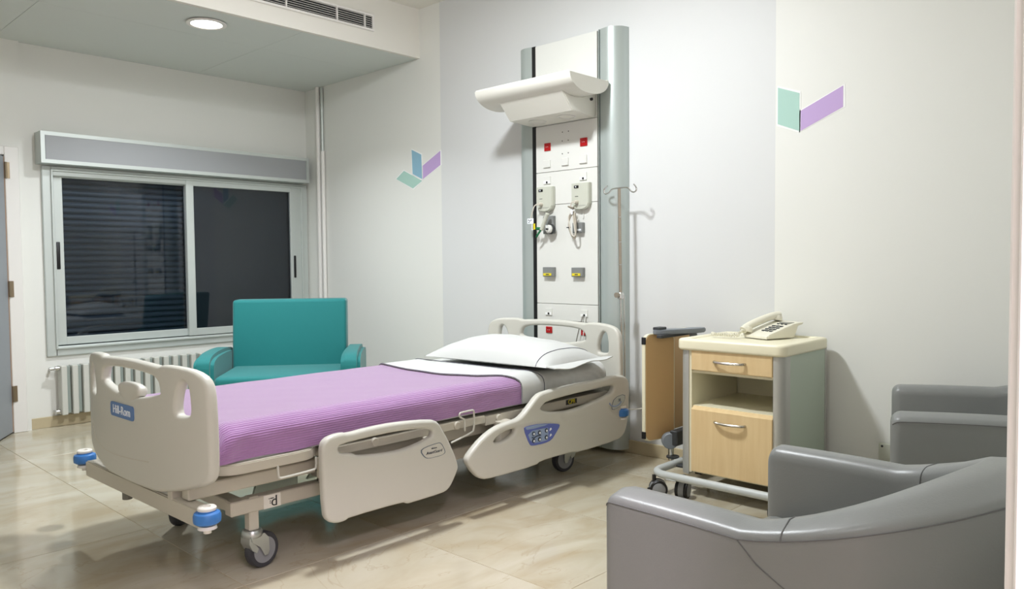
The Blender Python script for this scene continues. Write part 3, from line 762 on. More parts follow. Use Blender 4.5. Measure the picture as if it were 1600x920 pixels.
# foot cross beam, end buffers
B(G().prism([(1.035, 2.30), (1.085, 2.30), (1.06, 3.24), (1.012, 3.24)], lambda x, y: (x, y, .238), lambda x, y: (x, y, .298), .004), 'cross_beam', 'bed_metal', bed)
B(G().box((1.03, 2.50, .28), (1.14, 2.53, .36), .003, 1), 'board_post', 'bed_metal', bed)
B(G().box((1.03, 3.02, .28), (1.14, 3.05, .36), .003, 1), 'board_post', 'bed_metal', bed)
B(G().box((3.17, 2.31, .236), (3.22, 3.235, .296), .005, 1), 'cross_beam', 'bed_metal', bed)
B(G().tube([(1.075, 3.0, .245), (1.075, 3.0, .185)], .018, 12), 'plug', 'bed_grey', bed)
def bumper(x, y):
    b0 = B(G().lathe([(.02, 0), (.034, .001), (.040, .006), (.041, .014), (.041, .026), (.038, .034), (.028, .038), (.028, .042), (.02, .042)], (x, y, .264), seg=26), 'bumper_wheel', 'bumper_blue', bed)
    B(G().lathe([(.026, 0), (.028, .003), (.028, .010), (.025, .013), (.012, .013), (.012, .008)], (x, y, .304), seg=22), 'bumper_cap', 'sticker', b0)
    B(G().lathe([(.012, -.012), (.012, 0), (.029, .002), (.026, .012)], (x, y, .247), seg=18), 'bumper_cap', 'sticker', b0)
for x, y in ((1.045, 2.28), (1.045, 3.355), (3.215, 2.296), (3.215, 2*YC-2.28)): bumper(x, y)
# casters
def caster(x, y, ang, post=True):
    r = .062
    B(G().box((x-.018, y-.018, .142), (x+.018, y+.018, .258), .003, 1), 'caster_post', 'bed_metal', bed)
    dx, dy = math.cos(ang), math.sin(ang); off = .038
    wx, wy = x+dx*off, y+dy*off; ax = Vector((-dy, dx, 0))
    f = B(G().lathe([(.033, .118), (.035, .121), (.035, .134), (.03, .142)], (x, y, 0), seg=22), 'caster_head', 'zinc', bed)
    g = G()
    for s in (1, -1):
        q = ax*s*.024
        poly = [(-.026, .125), (.03, .125), (.048, .105), (.050, .06), (.044, .046), (.030, .046), (.012, .08), (-.02, .105)]
        g.prism(poly, lambda u, v: (x+dx*u+q.x, y+dy*u+q.y, v), lambda u, v: (x+dx*u+q.x*1.14, y+dy*u+q.y*1.14, v))
    poly = [(-.028, .12), (-.03, .10), (-.018, .075), (.0, .062), (.008, .075), (-.01, .10), (-.014, .122)]
    g.prism(poly, lambda u, v: (x+dx*u-ax.x*.024, y+dy*u-ax.y*.024, v), lambda u, v: (x+dx*u+ax.x*.024, y+dy*u+ax.y*.024, v))
    B(g, 'fork', 'zinc', f)
    c = Vector((wx, wy, r))
    wv_ = B(G().lathe([(r-.018, -.016), (r-.004, -.017), (r, -.010), (r, .010), (r-.004, .017), (r-.018, .016)], c, ax, 32), 'wheel', 'rubber', bed)
    B(G().lathe([(.008, -.019), (.03, -.0165), (r-.017, -.018), (r-.017, .018), (.03, .0165), (.008, .019)], c, ax, 28), 'hub', 'wheel_grey', wv_)
caster(1.285, 2.462, math.radians(10)); caster(3.0, 2.462, math.radians(168))
caster(1.285, 2*YC-2.462, math.radians(40)); caster(2.98, 2*YC-2.462, math.radians(100))
# lift plates and mid structure
for y in (2.56, 2*YC-2.56):
    B(G().prism([(1.34, .22), (1.52, .22), (1.52, .262), (1.44, .30), (1.36, .285)], lambda u, v: (u, y-.006, v), lambda u, v: (u, y+.006, v)), 'lift_plate', 'bed_plate', bed)
    B(G().prism([(1.56, .24), (1.66, .36), (1.69, .36), (1.66, .24)], lambda u, v: (u, y-.006, v), lambda u, v: (u, y+.006, v)), 'lift_plate', 'bed_plate', bed)
    B(G().prism([(1.62, .22), (2.0, .335), (2.04, .335), (1.68, .22)], lambda u, v: (u, y-.012, v), lambda u, v: (u, y+.012, v)), 'lift_arm', 'bed_grey', bed)
    B(G().prism([(2.62, .22), (2.86, .335), (2.9, .335), (2.68, .22)], lambda u, v: (u, y-.012, v), lambda u, v: (u, y+.012, v)), 'lift_arm', 'bed_grey', bed)
for x in (1.24, 2.1, 2.98):
    B(G().box((x-.025, 2.47, .21), (x+.025, 2*YC-2.47, .25), .003, 1), 'base_cross_beam', 'bed_metal', bed)
for x in (1.3, 1.9, 2.6, 3.1):
    B(G().box((x-.02, 2.45, .302), (x+.02, 2*YC-2.45, .345), .003, 1), 'frame_cross_beam', 'bed_grey', bed)
B(G().tube([(1.75, YC, .27), (2.45, YC, .30)], .03, 14), 'actuator', 'dark', bed)
B(G().box((2.2, 2.6, .2), (2.55, 2.95, .3), .01), 'motor_box', 'bed_grey', bed)
B(G().tube(smoothpath([(3.215, 2.33, .30), (3.28, 2.30, .285), (3.38, 2.24, .288), (3.45, 2.20, .27), (3.5, 2.18, .26)]), .003, 8), 'power_cord', 'panel_white', bed)
# hand levers, wire hoops and cpr label
B(G().box((1.478, 2.345, .285), (1.50, 2.36, .372), .003, 1).box((1.478, 2.345, .285), (1.53, 2.36, .302), .003, 1), 'lever', 'bed_metal', bed)
B(G().tube(smoothpath([(1.315, 2.334, .378), (1.315, 2.332, .346), (1.318, 2.332, .337), (1.33, 2.332, .334), (1.445, 2.332, .337), (1.457, 2.332, .340), (1.461, 2.332, .35), (1.461, 2.334, .38)], 1), .004, 8), 'wire_hoop', 'bed_plastic', bed)
hook = [(2.06, .322), (2.165, .342), (2.19, .352), (2.19, .43), (2.185, .437), (2.175, .438), (2.115, .437), (2.107, .432), (2.107, .422), (2.115, .417), (2.133, .408), (2.137, .398), (2.137, .358)]
B(G().tube(smoothpath([(u+.02, 2.322, v) for u, v in hook], 1), .004, 8), 'wire_hoop', 'bed_plastic', bed)
bm = text_bm('CPR', .03, .0006); 
cl = B(G().box((2.84, 2.3445, .366), (2.92, 2.3475, .389)), 'cpr_label', 'dark', bed)
mapbm(bm, lambda a, b_, c: (2.88+a, 2.3438-c, .3775+b_)); finish(bm, 'lettering', 'yellow', cl)
stk = B(G().box((1.318, 2.4375, .2075), (1.382, 2.4405, .2535)), 'sticker', 'sticker', bed)
bm = text_bm('d', .052, .0006); mapbm(bm, lambda a, b_, c: (1.357+a, 2.4368-c, .228+b_)); finish(bm, 'lettering', 'black', stk)
bm = text_bm('i', .03, .0006); mapbm(bm, lambda a, b_, c: (1.346-b_, 2.4366-c, .240+a)); finish(bm, 'lettering', 'black', stk)
bm = text_bm('..', .03, .0006); mapbm(bm, lambda a, b_, c: (1.334-b_, 2.4366-c, .228+a)); finish(bm, 'lettering', 'black', stk)

# ------------------------------------------------------------------ mattress, blanket, sheet, pillow
MY0, MY1, MX0, MX1, MZ0, MZ1 = 2.36, 2*YC-2.36, 1.115, 3.185, .4105, .533
def nz(x, y, s=1.0):
    return (math.sin(x*23.1*s+1.3)+math.sin(y*19.7*s+x*11.3*s)+math.sin((x+y)*31.7*s+.7)+math.sin((x-y*1.7)*17.9*s+2.1))/4
def section(t, off, rad=.05, zlow=None):
    """point on the mattress cross-section, t in 0..1 from near hem over the top to the far hem; returns y,z and arc length"""
    y0, y1, z1 = MY0-off, MY1+off, MZ1+off
    zl = zlow if zlow is not None else MZ0
    r = rad+off
    L1 = z1-r-zl; La = r*PI/2; L2 = (y1-y0)-2*r; tot = 2*L1+2*La+L2; s = t*tot
    if s < L1: return y0, zl+s, s
    if s < L1+La:
        a = (s-L1)/r; return y0+r-r*math.cos(a), z1-r+r*math.sin(a), s
    if s < L1+La+L2: return y0+r+(s-L1-La), z1, s
    if s < L1+2*La+L2:
        a = (s-L1-La-L2)/r; return y1-r+r*math.sin(a), z1-r+r*math.cos(a), s
    return y1, z1-r-(s-L1-2*La-L2), s
g = G().prism(rrect(MX0, MX1, MY0, MY1, .06), lambda x, y: (x, y, MZ0), lambda x, y: (x, y, MZ1))
bm = g.bm
bmesh.ops.bevel(bm, geom=[e for e in bm.edges if all(abs(v.co.z-MZ1) < 1e-4 for v in e.verts)], offset=.045, segments=5, affect='EDGES', profile=.5)
mt = B(g, 'mattress', 'linen', loc=(2.15, YC, MZ0)); tag(mt, 'white sheeted mattress on the hospital bed', 'mattress')
def drape(name, m, xa, xb, off, nu, nv, wr, foot=False, loc=None, zlow=None):
    def fn(u, v):
        y, z, s = section(v, off, zlow=zlow)
        a = xa(y); b_ = xb(y); x = a+(b_-a)*u
        side = 1 if z < MZ1-.02 else 0
        k = wr*nz(x, s*1.3)
        if y < YC: yy = y-abs(k)*side*1.2
        else: yy = y+abs(k)*side*1.2
        zz = z+(k*.4 if not side else 0)
        if side and zlow is None: zz += .004*nz(x*1.1, y, .8)*max(0, 1-(z-MZ0)/.04)+.0055
        if foot:
            d = max(0, 1.17-x)/.05
            if d > 0:
                d = min(1, d); zz -= .05*(1-math.sqrt(max(0, 1-d*d)))*min(1, max(0, (z-MZ0-.02)/.08))
            # hospital-corner fold near the foot end
            yf = 1.135+.09*max(0, (z-.43)/.12)
            rdg = math.exp(-((x-yf)/.026)**2)
            if y < YC: yy -= .009*rdg*side
        return Vector((x, yy, zz))
    g = G().grid(fn, nu, nv, uv=lambda u, v: (u*1.3, section(v, off, zlow=zlow)[2]))
    bm = g.bm
    solid(bm, .0025)
    o = B(g, name, m, loc=loc, sharp=60)
    return o
def interp(tab, y):
    if y <= tab[0][0]: return tab[0][1]
    for (a, va_), (b_, vb_) in zip(tab[:-1], tab[1:]):
        if y <= b_:
            t = (y-a)/(b_-a); t = t*t*(3-2*t)*.5+t*.5; return va_+(vb_-va_)*t
    return tab[-1][1]
edge = lambda y: interp([(2.352, 2.535), (2.40, 2.465), (2.50, 2.375), (2.66, 2.315), (2.90, 2.32), (3.20, 2.375)], y)
bk = drape('blanket', 'blanket', lambda y: MX0+.002, lambda y: edge(y), .008, 60, 70, .003, True, (1.75, YC, MZ0)); tag(bk, 'ribbed purple blanket covering the foot of the hospital bed', 'blanket')
hem = lambda y: interp([(2.352, 2.70), (2.40, 2.655), (2.55, 2.63), (3.20, 2.61)], y)
st = drape('folded_sheet', 'linen', lambda y: edge(y)-.006, lambda y: hem(y), .0145, 26, 60, .0015, False, (2.5, YC, MZ0), zlow=MZ0+.004); tag(st, 'white folded-back sheet with a thin dark hem line on the bed', 'bed sheet')
def hemline(xf, off, d, parent, r=.0016):
    pts = []
    for k in range(61):
        y, z, s = section(k/60, off, zlow=MZ0+.006); pts.append((xf(y), y-(d if y < YC and z < MZ1-.01 else (-d if z < MZ1-.01 else 0)), z+(d if z >= MZ1-.01 else d*.5)))
    B(G().tube(pts, r, 6), 'hem_line', 'hem', parent)
hemline(lambda y: hem(y)-.02, .0145, .0025, st)
hemline(lambda y: edge(y)-.006, .0145, .0015, st, .0014)
# fitted sheet gathered at the head corner
def fsfn(u, v):
    y, z, s = section(v*.42, .005, zlow=MZ0+.002)
    x = hem(y)+.002+(MX1-.02-hem(y)-.002)*u
    side = 1 if z < MZ1-.015 else .25
    k = .010*math.sin(x*46+z*55+nz(x, z)*2.4)*side*min(1, u*4+.2)*(1-.4*u)
    if abs(u-.42) < .02: k += .004
    return Vector((x, y-abs(k) if y < YC else y, z+.25*k*(1 if side < 1 else .0)+.012*max(0, u-.6)))
g = G().grid(fsfn, 60, 36); solid(g.bm, .002)
B(g, 'fitted_sheet_side', 'linen', mt, sharp=60)
# pillow
pl = thing('pillow', 'plump white pillow with a dark piped hem at the head of the bed', 'pillow', (2.84, 2.70, MZ1+.015), rz=math.radians(4))
PLx, PLy = .235, .40
def pil(sg):
    def fn(u, v):
        a, b_ = u*2-1, v*2-1
        e = (max(0, 1-abs(a)**2.6)**.62)*(max(0, 1-abs(b_)**3.0)**.6)
        x = a*PLx*(1-.07*(1-b_*b_)*(1 if abs(a) > .9 else abs(a)**3)); y = b_*PLy*(1-.06*(1-a*a)*abs(b_)**3)
        z = .022+(sg*(.098 if sg > 0 else .02)*e)+.003*nz(x*1.6, y*1.6)*e
        if sg > 0: z += .012*math.exp(-((b_-.3)**2+(a-.1)**2)*3)*e
        return Vector((x, y, max(z, .002)))
    return fn
g = G().grid(pil(1), 44, 56).grid(pil(-1), 44, 56)
bmesh.ops.remove_doubles(g.bm, verts=g.bm.verts, dist=2e-4)
body = B(g, 'cushion', 'linen', pl, local=True, sharp=75)
def flange(u, v):
    a = u*2-1
    y = -PLy*(.985)-.055*v; x = a*PLx*(1+.02*v)
    z = .024+.007*math.sin(a*5+1)*v-.008*v*(1-abs(a))+.008*v*a
    return Vector((x, y, z))
g = G().grid(flange, 30, 5); solid(g.bm, .004)
B(g, 'flange', 'linen', pl, local=True, sharp=60)
pts = []
for k in range(31):
    u = k/30; q = pil(1)(u, .09); pts.append((q.x, q.y, q.z+.001))
B(G().tube(pts, .0018, 6), 'piping', 'hem', pl, local=True)

# ------------------------------------------------------------------ iv pole
iv = thing('iv_pole', 'slim metal drip pole with two hooks at the head of the bed', 'iv pole', (3.36, 2.40, .25))
ivx = 3.365
B(G().tube([(ivx, 2.402, .868), (ivx, 2.409, 1.432)], .0085, 12), 'upper_tube', 'ivbrown', iv)
B(G().tube([(ivx, 2.395, .27), (ivx, 2.402, .868)], .0065, 12), 'lower_rod', 'chrome', iv)
B(G().tube([(ivx+.012, 2.383, .27), (ivx+.012, 2.388, .87)], .004, 10), 'lower_rod', 'chrome', iv)
B(G().lathe([(.014, 0), (.017, .004), (.017, .03), (.013, .036)], (ivx, 2.402, .85), seg=16), 'clamp', 'chrome', iv)
B(G().lathe([(.011, 0), (.014, .004), (.014, .016)], (ivx-.016, 2.408, .872), (-1, 0, 0), 16), 'clamp_knob', 'ivbrown', iv)
for z in (1.03, 1.15, 1.28):
    B(G().lathe([(.0092, 0), (.0092, .004)], (ivx, 2.404+.002*(z-.9), z), seg=12), 'ring_mark', 'chrome', iv)
hk = [(2.49, 1.452), (2.512, 1.438), (2.516, 1.42), (2.502, 1.409), (2.484, 1.412), (2.468, 1.428), (2.456, 1.434), (2.41, 1.435), (2.365, 1.435), (2.353, 1.43), (2.34, 1.414), (2.324, 1.406), (2.308, 1.412), (2.304, 1.428), (2.322, 1.45)]
B(G().tube(smoothpath([(ivx, y-.006, z) for y, z in hk]), .0042, 10), 'hook_bar', 'chrome', iv)
B(G().box((3.17, 2.375, .25), (3.39, 2.425, .275), .003, 1), 'socket_bracket', 'bed_grey', iv)

# ================================================================== BEDSIDE LOCKER
lk = thing('bedside_locker', 'cream bedside locker with birch drawer fronts and silver corner posts', 'locker', (3.22, 1.59, 0))
LX0, LX1, LY0, LY1 = 3.012, 3.455, 1.352, 1.832
LZ0, LZ1 = .112, .664
# carcass
g = G().box((LX0+.05, LY1-.018, LZ0), (LX1, LY1-.002, LZ1)).box((LX1-.012, LY0+.01, LZ0), (LX1, LY1-.01, LZ1))
g.box((LX0+.012, LY0+.02, LZ0), (LX1-.01, LY1-.02, LZ0+.016)).box((LX0+.012, LY0+.02, .40), (LX1-.01, LY1-.02, .412))
g.box((LX0+.012, LY0+.02, .556), (LX1-.01, LY1-.02, .568)).box((LX0+.012, LY0+.02, LZ1-.012), (LX1-.01, LY1-.02, LZ1))
g.box((LX0+.004, 1.772, LZ0), (LX1-.02, 1.784, LZ1)).box((LX0+.004, 1.385, LZ0), (LX1-.02, 1.394, LZ1))
B(g, 'carcass', 'cream', lk)
# corner posts: rounded
def post(y0, y1, sgn):
    # quarter-round front corner; y1 is outer side
    poly = [(LX0, y0)]
    r = abs(y1-y0)*.85
    for k in range(9):
        a = k/8*PI/2
        poly.append((LX0+r-r*math.cos(a), y1-sgn*(r-r*math.sin(a))))
    poly += [(LX0+.07, y1), (LX0+.07, y0)]
    return poly
B(G().prism(post(1.784, LY1, 1), lambda x, y: (x, y, LZ0-.01), lambda x, y: (x, y, LZ1)), 'corner_post', 'locker_alu', lk)
B(G().prism(post(1.394, LY0, -1), lambda x, y: (x, y, LZ0-.01), lambda x, y: (x, y, LZ1)), 'corner_post', 'locker_alu', lk)
B(G().box((LX0+.07, LY0+.001, LZ0), (LX1-.014, LY0+.014, LZ1)), 'side_panel', 'locker_side', lk)
B(G().box((LX1-.013, LY0, LZ0-.01), (LX1+.006, LY0+.02, LZ1)), 'rear_post', 'locker_alu', lk)
# tray top
tp = B(G().prism(rrect(3.03, 3.44, 1.37, 1.815, .03), lambda x, y: (x, y, .664), lambda x, y: (x, y, .6985)), 'tray_top', 'tray_cream', lk)
outp = rrect(2.998, 3.464, 1.340, 1.844, .04); inp = rrect(3.045, 3.43, 1.385, 1.80, .03)
bm = shape2d(outp, [inp], .050, .012, 5); mapbm(bm, lambda u, v, w_: (u, v, .680+w_))
finish(bm, 'tray_rim', 'tray_cream', tp, sharp=50)
# drawer and bin front
dr = B(G().box((LX0-.004, 1.396, .569), (LX0+.016, 1.770, .657), .003, 1), 'drawer', 'birch', lk)
B(G().box((LX0+.014, 1.41, .578), (LX1-.05, 1.755, .64)), 'drawer_box', 'cream', dr)
dn = B(G().prism([(LX0-.008, .122), (LX0+.016, .122), (LX0+.03, .41), (LX0+.012, .41), (LX0-.008, .396)], lambda x, z: (x, 1.394, z), lambda x, z: (x, 1.768, z), .0015), 'lower_door', 'birch', lk)
def handle(y0, y1, z, parent):
    x = LX0-.008; pts = [(x+.006, y1, z), (x-.010, y1-.004, z), (x-.018, y1-.02, z), (x-.024, (y0+y1)/2, z-.001), (x-.018, y0+.02, z), (x-.010, y0+.004, z), (x+.006, y0, z)]
    g = G().tube(smoothpath(pts, 1), .006, 10)
    B(g, 'handle', 'nickel', parent)
handle(1.515, 1.657, .614, dr); handle(1.511, 1.653, .353, dn)
B(G().box((LX0+.03, 1.74, LZ0-.012), (LX0+.08, 1.77, LZ0)), 'foot_block', 'black', lk)
# tube base
tz = .112
path = smoothpath([(3.43, 1.905, tz), (3.02, 1.905, tz), (2.935, 1.905, tz), (2.895, 1.86, tz), (2.895, 1.80, tz), (2.895, 1.40, tz), (2.895, 1.33, tz), (2.935, 1.285, tz), (3.02, 1.285, tz), (3.43, 1.285, tz)], 2)
B(G().tube(path, .017, 14), 'base_tube', 'tube_grey', lk)
B(G().box((3.08, 1.285, tz-.012), (3.12, 1.905, tz), .002, 1).box((3.36, 1.285, tz-.012), (3.40, 1.905, tz), .002, 1), 'base_bar', 'dark', lk)
def twin(x, y, ang):
    dx, dy = math.cos(ang), math.sin(ang); ax = Vector((-dy, dx, 0)); r = .039
    c = Vector((x+dx*.018, y+dy*.018, r))
    st_ = B(G().tube([(x, y, .06), (x, y, .100)], .009, 10), 'caster_stem', 'black', lk)
    g = G().tube([c-ax*.012, c+ax*.012], [r*.98, r*.98], 22)
    B(g, 'caster_hood', 'wheel_grey', st_)
    for s in (1, -1):
        w_ = B(G().lathe([(.030, s*.013), (r-.002, s*.013), (r, s*.016), (r, s*.024), (r-.003, s*.027), (.030, s*.027)], c, ax, 26), 'wheel', 'black', st_)
        B(G().lathe([(.029, s*.014), (.029, s*.0285), (.024, s*.030)], c, ax, 22), 'hub', 'wheel_grey', st_)
    B(G().box((c.x-.03*dx-.006-.02, c.y-.03*dy-.006, .04), (c.x-.03*dx+.006, c.y-.03*dy+.006, .046), .001, 1), 'brake_tab', 'black', st_)
twin(2.905, 1.895, math.radians(-50)); twin(2.99, 1.795, math.radians(194)); twin(2.92, 1.315, math.radians(60)); twin(3.40, 1.905, math.radians(70)); twin(3.40, 1.285, math.radians(20))
B(G().box((2.88, 1.77, .096), (2.98, 1.82, .102), .002, 1), 'caster_mount', 'tube_grey', lk)
# folding table leaves hanging at the side
def leafpoly(x0, x1, z0, z1, r): return rrect(x0, x1, z0, z1, r)
def ly(x, o): return 1.996+(3.232-x)*.17+o
l1 = B(G().prism(leafpoly(3.042, 3.232, .205, .703, .035), lambda x, z: (x, ly(x, 0), z), lambda x, z: (x, ly(x, .02), z)), 'table_leaf', 'leaf_wood', lk)
B(G().prism(leafpoly(3.037, 3.239, .201, .707, .037), lambda x, z: (x, ly(x, .002), z), lambda x, z: (x, ly(x, .018), z)), 'edge_strip', 'cream', l1)
for z in (.215, .660):
    B(G().box((3.034, ly(3.04, -.001), z), (3.042, ly(3.04, .021), z+.034), .002, 1), 'corner_guard', 'black', l1)
l2 = B(G().prism(leafpoly(3.262, 3.465, .22, .71, .03), lambda x, z: (x, 2.044, z), lambda x, z: (x, 2.062, z)), 'table_leaf', 'leaf_wood', lk)
B(G().prism(leafpoly(3.259, 3.468, .217, .713, .032), lambda x, z: (x, 2.046, z), lambda x, z: (x, 2.060, z)), 'edge_strip', 'cream', l2)
br = B(G().prism(chaikin([(3.06, 1.995), (3.12, 2.045), (3.2, 2.045), (3.22, 1.99), (3.36, 1.95), (3.38, 1.90), (3.3, 1.88), (3.18, 1.94)], 2), lambda x, y: (x, y, .705), lambda x, y: (x, y, .726), .004), 'top_bracket', 'bracket_grey', lk)
B(G().box((3.10, 1.99, .724), (3.16, 2.03, .738), .003, 1), 'latch', 'dark', br)
B(G().box((3.07, 1.96, .69), (3.34, 1.99, .706), .003, 1), 'hinge_bar', 'dark', br)
B(G().tube([(3.30, 1.93, tz), (3.30, 1.93, .70)], .018, 12), 'table_post', 'bracket_grey', lk)
kb = B(G().lathe([(.0, -.02), (.036, -.02), (.038, -.015), (.038, .015), (.034, .02), (0, .02)], (3.13, 1.955, .205), (-.75, -.65, 0), 26), 'pivot_knob', 'bracket_grey', lk)
B(G().box((3.12, 1.91, .185), (3.40, 1.95, .255), .004, 1), 'pivot_housing', 'dark', kb)
B(G().tube([(3.14, 1.955, tz), (3.14, 1.955, .18)], .013, 12), 'support_rod', 'chrome', kb)
B(G().lathe([(.03, 0), (.03, .008)], (3.14, 1.945, tz+.012), seg=18), 'support_ring', 'dark', kb)

# ------------------------------------------------------------------ telephone
ph = thing('telephone', 'cream corded desk telephone lying on the bedside locker', 'telephone', (3.335, 1.555, .699), rz=math.radians(-19))
# local: x = long axis front(low)->back(high), y = across
sidep = [(-.105, .004), (.06, .004), (.075, .03), (.085, .055), (.115, .062), (.118, .07), (.06, .064), (-.09, .022), (-.105, .014)]
B(G().prism(sidep, lambda x, z: (x, -.08, z), lambda x, z: (x, .08, z), .003), 'base', 'phone', ph, local=True)
def face(x, y, h=0):
    t = (x+.09)/.15; return (x-.27*h, y, .0225+.0415*t+h)
kp = None
for r in range(4):
    for c_ in range(3):
        x = -.045+r*.021; y = -.045+c_*.022
        a = face(x, y, .0005); B(G().box((a[0]-.0065, y-.0075, a[2]-.004), (a[0]+.0065, y+.0075, a[2]+.003), .001, 1), 'key', 'phone_key', ph, local=True)
for c_ in range(3):
    a = face(.045, -.045+c_*.022, .0005); B(G().box((a[0]-.003, a[1]-.006, a[2]-.004), (a[0]+.003, a[1]+.006, a[2]+.003)), 'key', 'phone_key', ph, local=True)
B(G().prism([(.052, -.055), (.088, -.055), (.088, .0), (.052, .0)], lambda x, y: (x, y, .064), lambda x, y: (x, y, .069)), 'card_window', 'phone_lcd', ph, local=True)
hsp = [(-.118, .052, .036), (-.09, .052, .052), (-.04, .052, .068), (.02, .052, .084), (.07, .052, .094), (.105, .052, .096)]
hs = G().tube(smoothpath(hsp, 2), [.017, .018, .019]+[.0175]*60, 14) if False else G().tube(smoothpath(hsp, 2), .0175, 14)
hso = B(hs, 'handset', 'phone', ph, local=True)
B(G().lathe([(.024, 0), (.026, .006), (.024, .02), (.016, .026)], (-.098, .052, .028), (.3, 0, 1), 20), 'mouthpiece', 'phone', hso, local=True)
B(G().lathe([(.024, 0), (.026, .006), (.024, .02), (.016, .026)], (.088, .052, .072), (.2, 0, 1), 20), 'earpiece', 'phone', hso, local=True)
B(G().lathe([(.004, 0), (.004, .006)], (-.125, .052, .034), (-1, 0, 0), 10), 'cord_socket', 'dark', hso, local=True)
# coiled cord
ctr = smoothpath([(-.125, .052, .034), (-.14, .06, .018), (-.15, .10, .016), (-.19, .13, .016), (-.20, .06, .016), (-.15, .03, .016), (-.17, .10, .018), (-.22, .12, .016), (-.19, .17, .016)], 3)
pts = []; turns = 46; N = 420
L_ = len(ctr)-1
for k in range(N+1):
    f_ = k/N*L_; i = min(int(f_), L_-1); p_ = ctr[i].lerp(ctr[i+1], f_-i); t_ = (ctr[i+1]-ctr[i]).normalized()
    u_ = Vector((0, 0, 1)); v_ = t_.cross(u_).normalized(); a = k/N*turns*2*PI; rr_ = .0065
    pts.append(p_+u_*math.cos(a)*rr_+v_*math.sin(a)*rr_)
B(G().tube(pts, .0019, 5), 'coiled_cord', 'phone', ph, local=True)

# ================================================================== TEAL ARMCHAIR
ta = thing('armchair', 'wide teal fabric armchair standing in the corner by the window', 'armchair', (2.757, 4.694, 0), rz=math.atan2(-.629, .777))
# local: +x to the right along the back (left->right seen from the front), front = -y
def soft(a, b_, bev, seg=4): return G().box(a, b_, bev, seg)
W2 = .375
def slab_lean(x0, x1, y0, y1, z0, z1, lean, bev):
    g = G().box((x0, y0, z0), (x1, y1, z1), bev, 4)
    for v in g.bm.verts: v.co.y += lean*(v.co.z-z0)
    return g
B(slab_lean(-W2, W2, 0.0, .17, .20, .812, .10, .022), 'backrest', 'teal', ta, local=True).location.y = -.05
def seatfn(): 
    g = G().box((-W2+.004, -.56, .20), (W2-.004, .02, .372), .03, 4); return g
B(seatfn(), 'seat_cushion', 'teal', ta, local=True)
B(G().box((-W2+.002, -.55, .06), (W2-.002, .15, .205), .012, 2), 'seat_base', 'teal', ta, local=True)
def arm(s):
    # side profile (y,z): curved top dropping to the front
    prof = [(.16, .06), (.16, .45), (.10, .49), (-.02, .502), (-.2, .506), (-.38, .502), (-.47, .488), (-.52, .462), (-.53, .42), (-.53, .06)]
    prof = prof[:1]+[tuple(q) for q in smoothpath([(a, b_, 0) for a, b_ in prof[1:-1]], 2)]+prof[-1:]
    prof = [(q[0], q[1]) for q in prof]
    x0, x1 = (W2+.002, W2+.122) if s > 0 else (-W2-.122, -W2-.002)
    g = G().prism(prof, lambda y, z: (x0, y, z), lambda y, z: (x1, y, z), .022)
    return g
B(arm(1), 'armrest', 'teal', ta, local=True); B(arm(-1), 'armrest', 'teal', ta, local=True)
for x in (-.44, .44):
    for y in (-.47, .1):
        B(G().lathe([(.018, 0), (.024, .06)], (x, y, 0), seg=14), 'foot', 'black', ta, local=True)

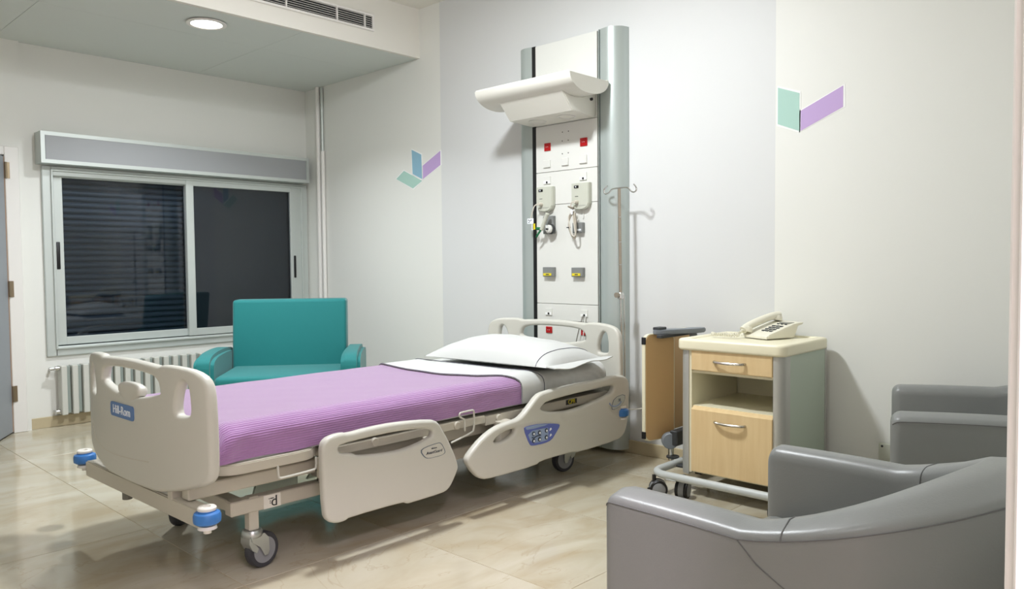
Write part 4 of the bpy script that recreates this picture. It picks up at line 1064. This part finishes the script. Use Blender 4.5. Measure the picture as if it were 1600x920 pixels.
# ================================================================== GREY TUB ARMCHAIRS
def tub(name, label, loc, rz):
    t = thing(name, label, 'armchair', loc, rz, 'grey leather tub armchairs')
    W, D, th, R = .355, .35, .100, .305
    # path of the centre line of the shell from left-front to right-front (front = +y)
    cw = W-th/2
    pts = []; yr = -D+th/2
    ends = [0, .002, .006, .012, .02, .03]
    for d in ends: pts.append((-cw, D-d, 0))
    for k in range(1, 13): pts.append((-cw, D-.03-(D-.03-(yr+R))*k/12.0, 0))
    for k in range(1, 13):
        a = PI+PI/2*k/13; pts.append((-cw+R+R*math.cos(a), yr+R+R*math.sin(a), 0))
    pts.append((0, yr, 0))
    for k in range(1, 13):
        a = -PI/2+PI/2*k/13; pts.append((cw-R+R*math.cos(a), yr+R+R*math.sin(a), 0))
    for k in range(12): pts.append((cw, (yr+R)+(D-.03-(yr+R))*k/12.0, 0))
    for d in ends[::-1]: pts.append((cw, D-d, 0))
    n = len(pts); lens = [0]
    for i in range(1, n): lens.append(lens[-1]+math.dist(pts[i], pts[i-1]))
    tot = lens[-1]
    def top(i):
        s = min(lens[i], tot-lens[i])/(tot/2)      # 0 front .. 1 back centre
        q = max(0, min(1, (s-.42)/.56)); q = .5*q*q*(3-2*q)+.5*math.sin(q*PI/2)
        return .556+.010*math.sin(PI/2*min(1, s/.45))+.115*q
    bm = bmesh.new(); rings = []
    def lean(i):
        s = min(lens[i], tot-lens[i])/(tot/2); q = max(0, min(1, (s-.4)/.5)); return q*q*(3-2*q)
    for i in range(n):
        p_ = Vector(pts[i]); a = Vector(pts[max(i-1, 0)]); b_ = Vector(pts[min(i+1, n-1)])
        tg_ = (b_-a).normalized(); nr = Vector((tg_.y, -tg_.x, 0))     # outward? left arm moving -y: nr = (-1,0)
        de = min(lens[i], tot-lens[i]); ins = .03-math.sqrt(max(0, .03**2-(.03-min(de, .03))**2))
        tz_ = top(i)-ins; h = th/2-ins*.9; ln = lean(i)
        endk = 1.0
        sec = []
        zb_ = .045
        prof = [(h, zb_), (h, .2), (h, .35), (h, tz_-.034-.006*ln)]
        for k in range(1, 6):
            aa = k/6*PI/2; prof.append((h-.022+.022*math.cos(aa), tz_-.03+.022*math.sin(aa)-(.006*ln)))
        prof.append((0, tz_))
        hin = h+.035*ln
        for k in range(5, 0, -1):
            aa = k/6*PI/2; prof.append((-(hin-.03+.03*math.cos(aa)), tz_-.032+.03*math.sin(aa)))
        prof += [(-hin, tz_-.036), (-h-.01*ln, .35), (-h, .2), (-h, zb_)]
        for o_, z in prof:
            q = p_+nr*o_*1.0
            q += nr*(.03*ln*max(0, (z-.1)/.5))
            q.z = z; sec.append(bm.verts.new(q))
        rings.append(sec)
    m_ = len(rings[0])
    for a, b_ in zip(rings[:-1], rings[1:]):
        for k in range(m_-1): bm.faces.new((a[k], b[k] if False else b_[k], b_[k+1], a[k+1]))
        bm.faces.new((a[m_-1], b_[m_-1], b_[0], a[0]))
    e0 = bm.faces.new(rings[0]); e1_ = bm.faces.new(rings[-1][::-1])
    bmesh.ops.recalc_face_normals(bm, faces=bm.faces)
    # capture seam points before freeing
    ring_pts = [[v.co.copy() for v in r if v.is_valid] for r in rings]
    finish(bm, 'shell', 'leather', t, local=True, sharp=55)
    def seam(points): B(G().tube(points, .0013, 6), 'seam', 'stitch', t, local=True)
    for i in (19, n-1-19):
        r = ring_pts[i]; c = Vector(pts[i])
        seam([v+((v-Vector((c.x, c.y, v.z))).normalized()*.0008 if (v-Vector((c.x, c.y, v.z))).length > .02 else Vector((0, 0, .0008))) for v in r[4:-2]])
    # long outer edge seam under the top roll
    seam([ring_pts[i][4]+(ring_pts[i][3]-Vector((pts[i][0], pts[i][1], ring_pts[i][3].z))).normalized()*.0008 for i in range(2, n-2)])
    # curved panel seams on the outer faces
    for sg in (0, 1):
        arr = []
        for k in range(17, 30):
            i = k if sg == 0 else n-1-k
            f_ = (k-17)/12; r = ring_pts[i]; a0 = r[4]; a1 = r[1]
            ff = math.sin(f_*PI/2)**.8
            zq = a0.z+(.33-a0.z)*ff
            # outer face between r[1]..r[3]
            tt = max(0, min(1, (zq-.2)/(r[3].z-.2))); q = r[1].lerp(r[3], tt) if zq < r[3].z else r[3].lerp(r[4], min(1, (zq-r[3].z)/max(1e-4, r[4].z-r[3].z)))
            c = Vector((pts[i][0], pts[i][1], q.z)); arr.append(q+(q-c).normalized()*.0008)
        seam(arr)
    g = G().box((-W+th+.002, -D+th+.06, .22), (W-th-.002, D-.02, .385), .03, 4); B(g, 'seat_cushion', 'leather', t, local=True)
    g = G().box((-W+th-.01, -D+th, .05), (W-th+.01, D-.03, .225), .01, 2); B(g, 'seat_base', 'leather', t, local=True)
    for x in (-.27, .27):
        for y in (-.25, .27):
            B(G().lathe([(.02, 0), (.024, .05)], (x, y, 0), seg=14), 'foot', 'black', t, local=True)
    return t
tub('armchair', 'grey leather tub armchair nearest the camera, seen from its side', (1.640, .612, 0), math.radians(-8))
tub('armchair', 'grey leather tub armchair farther off beside the bare white wall', (3.05, .585, 0), math.radians(17))
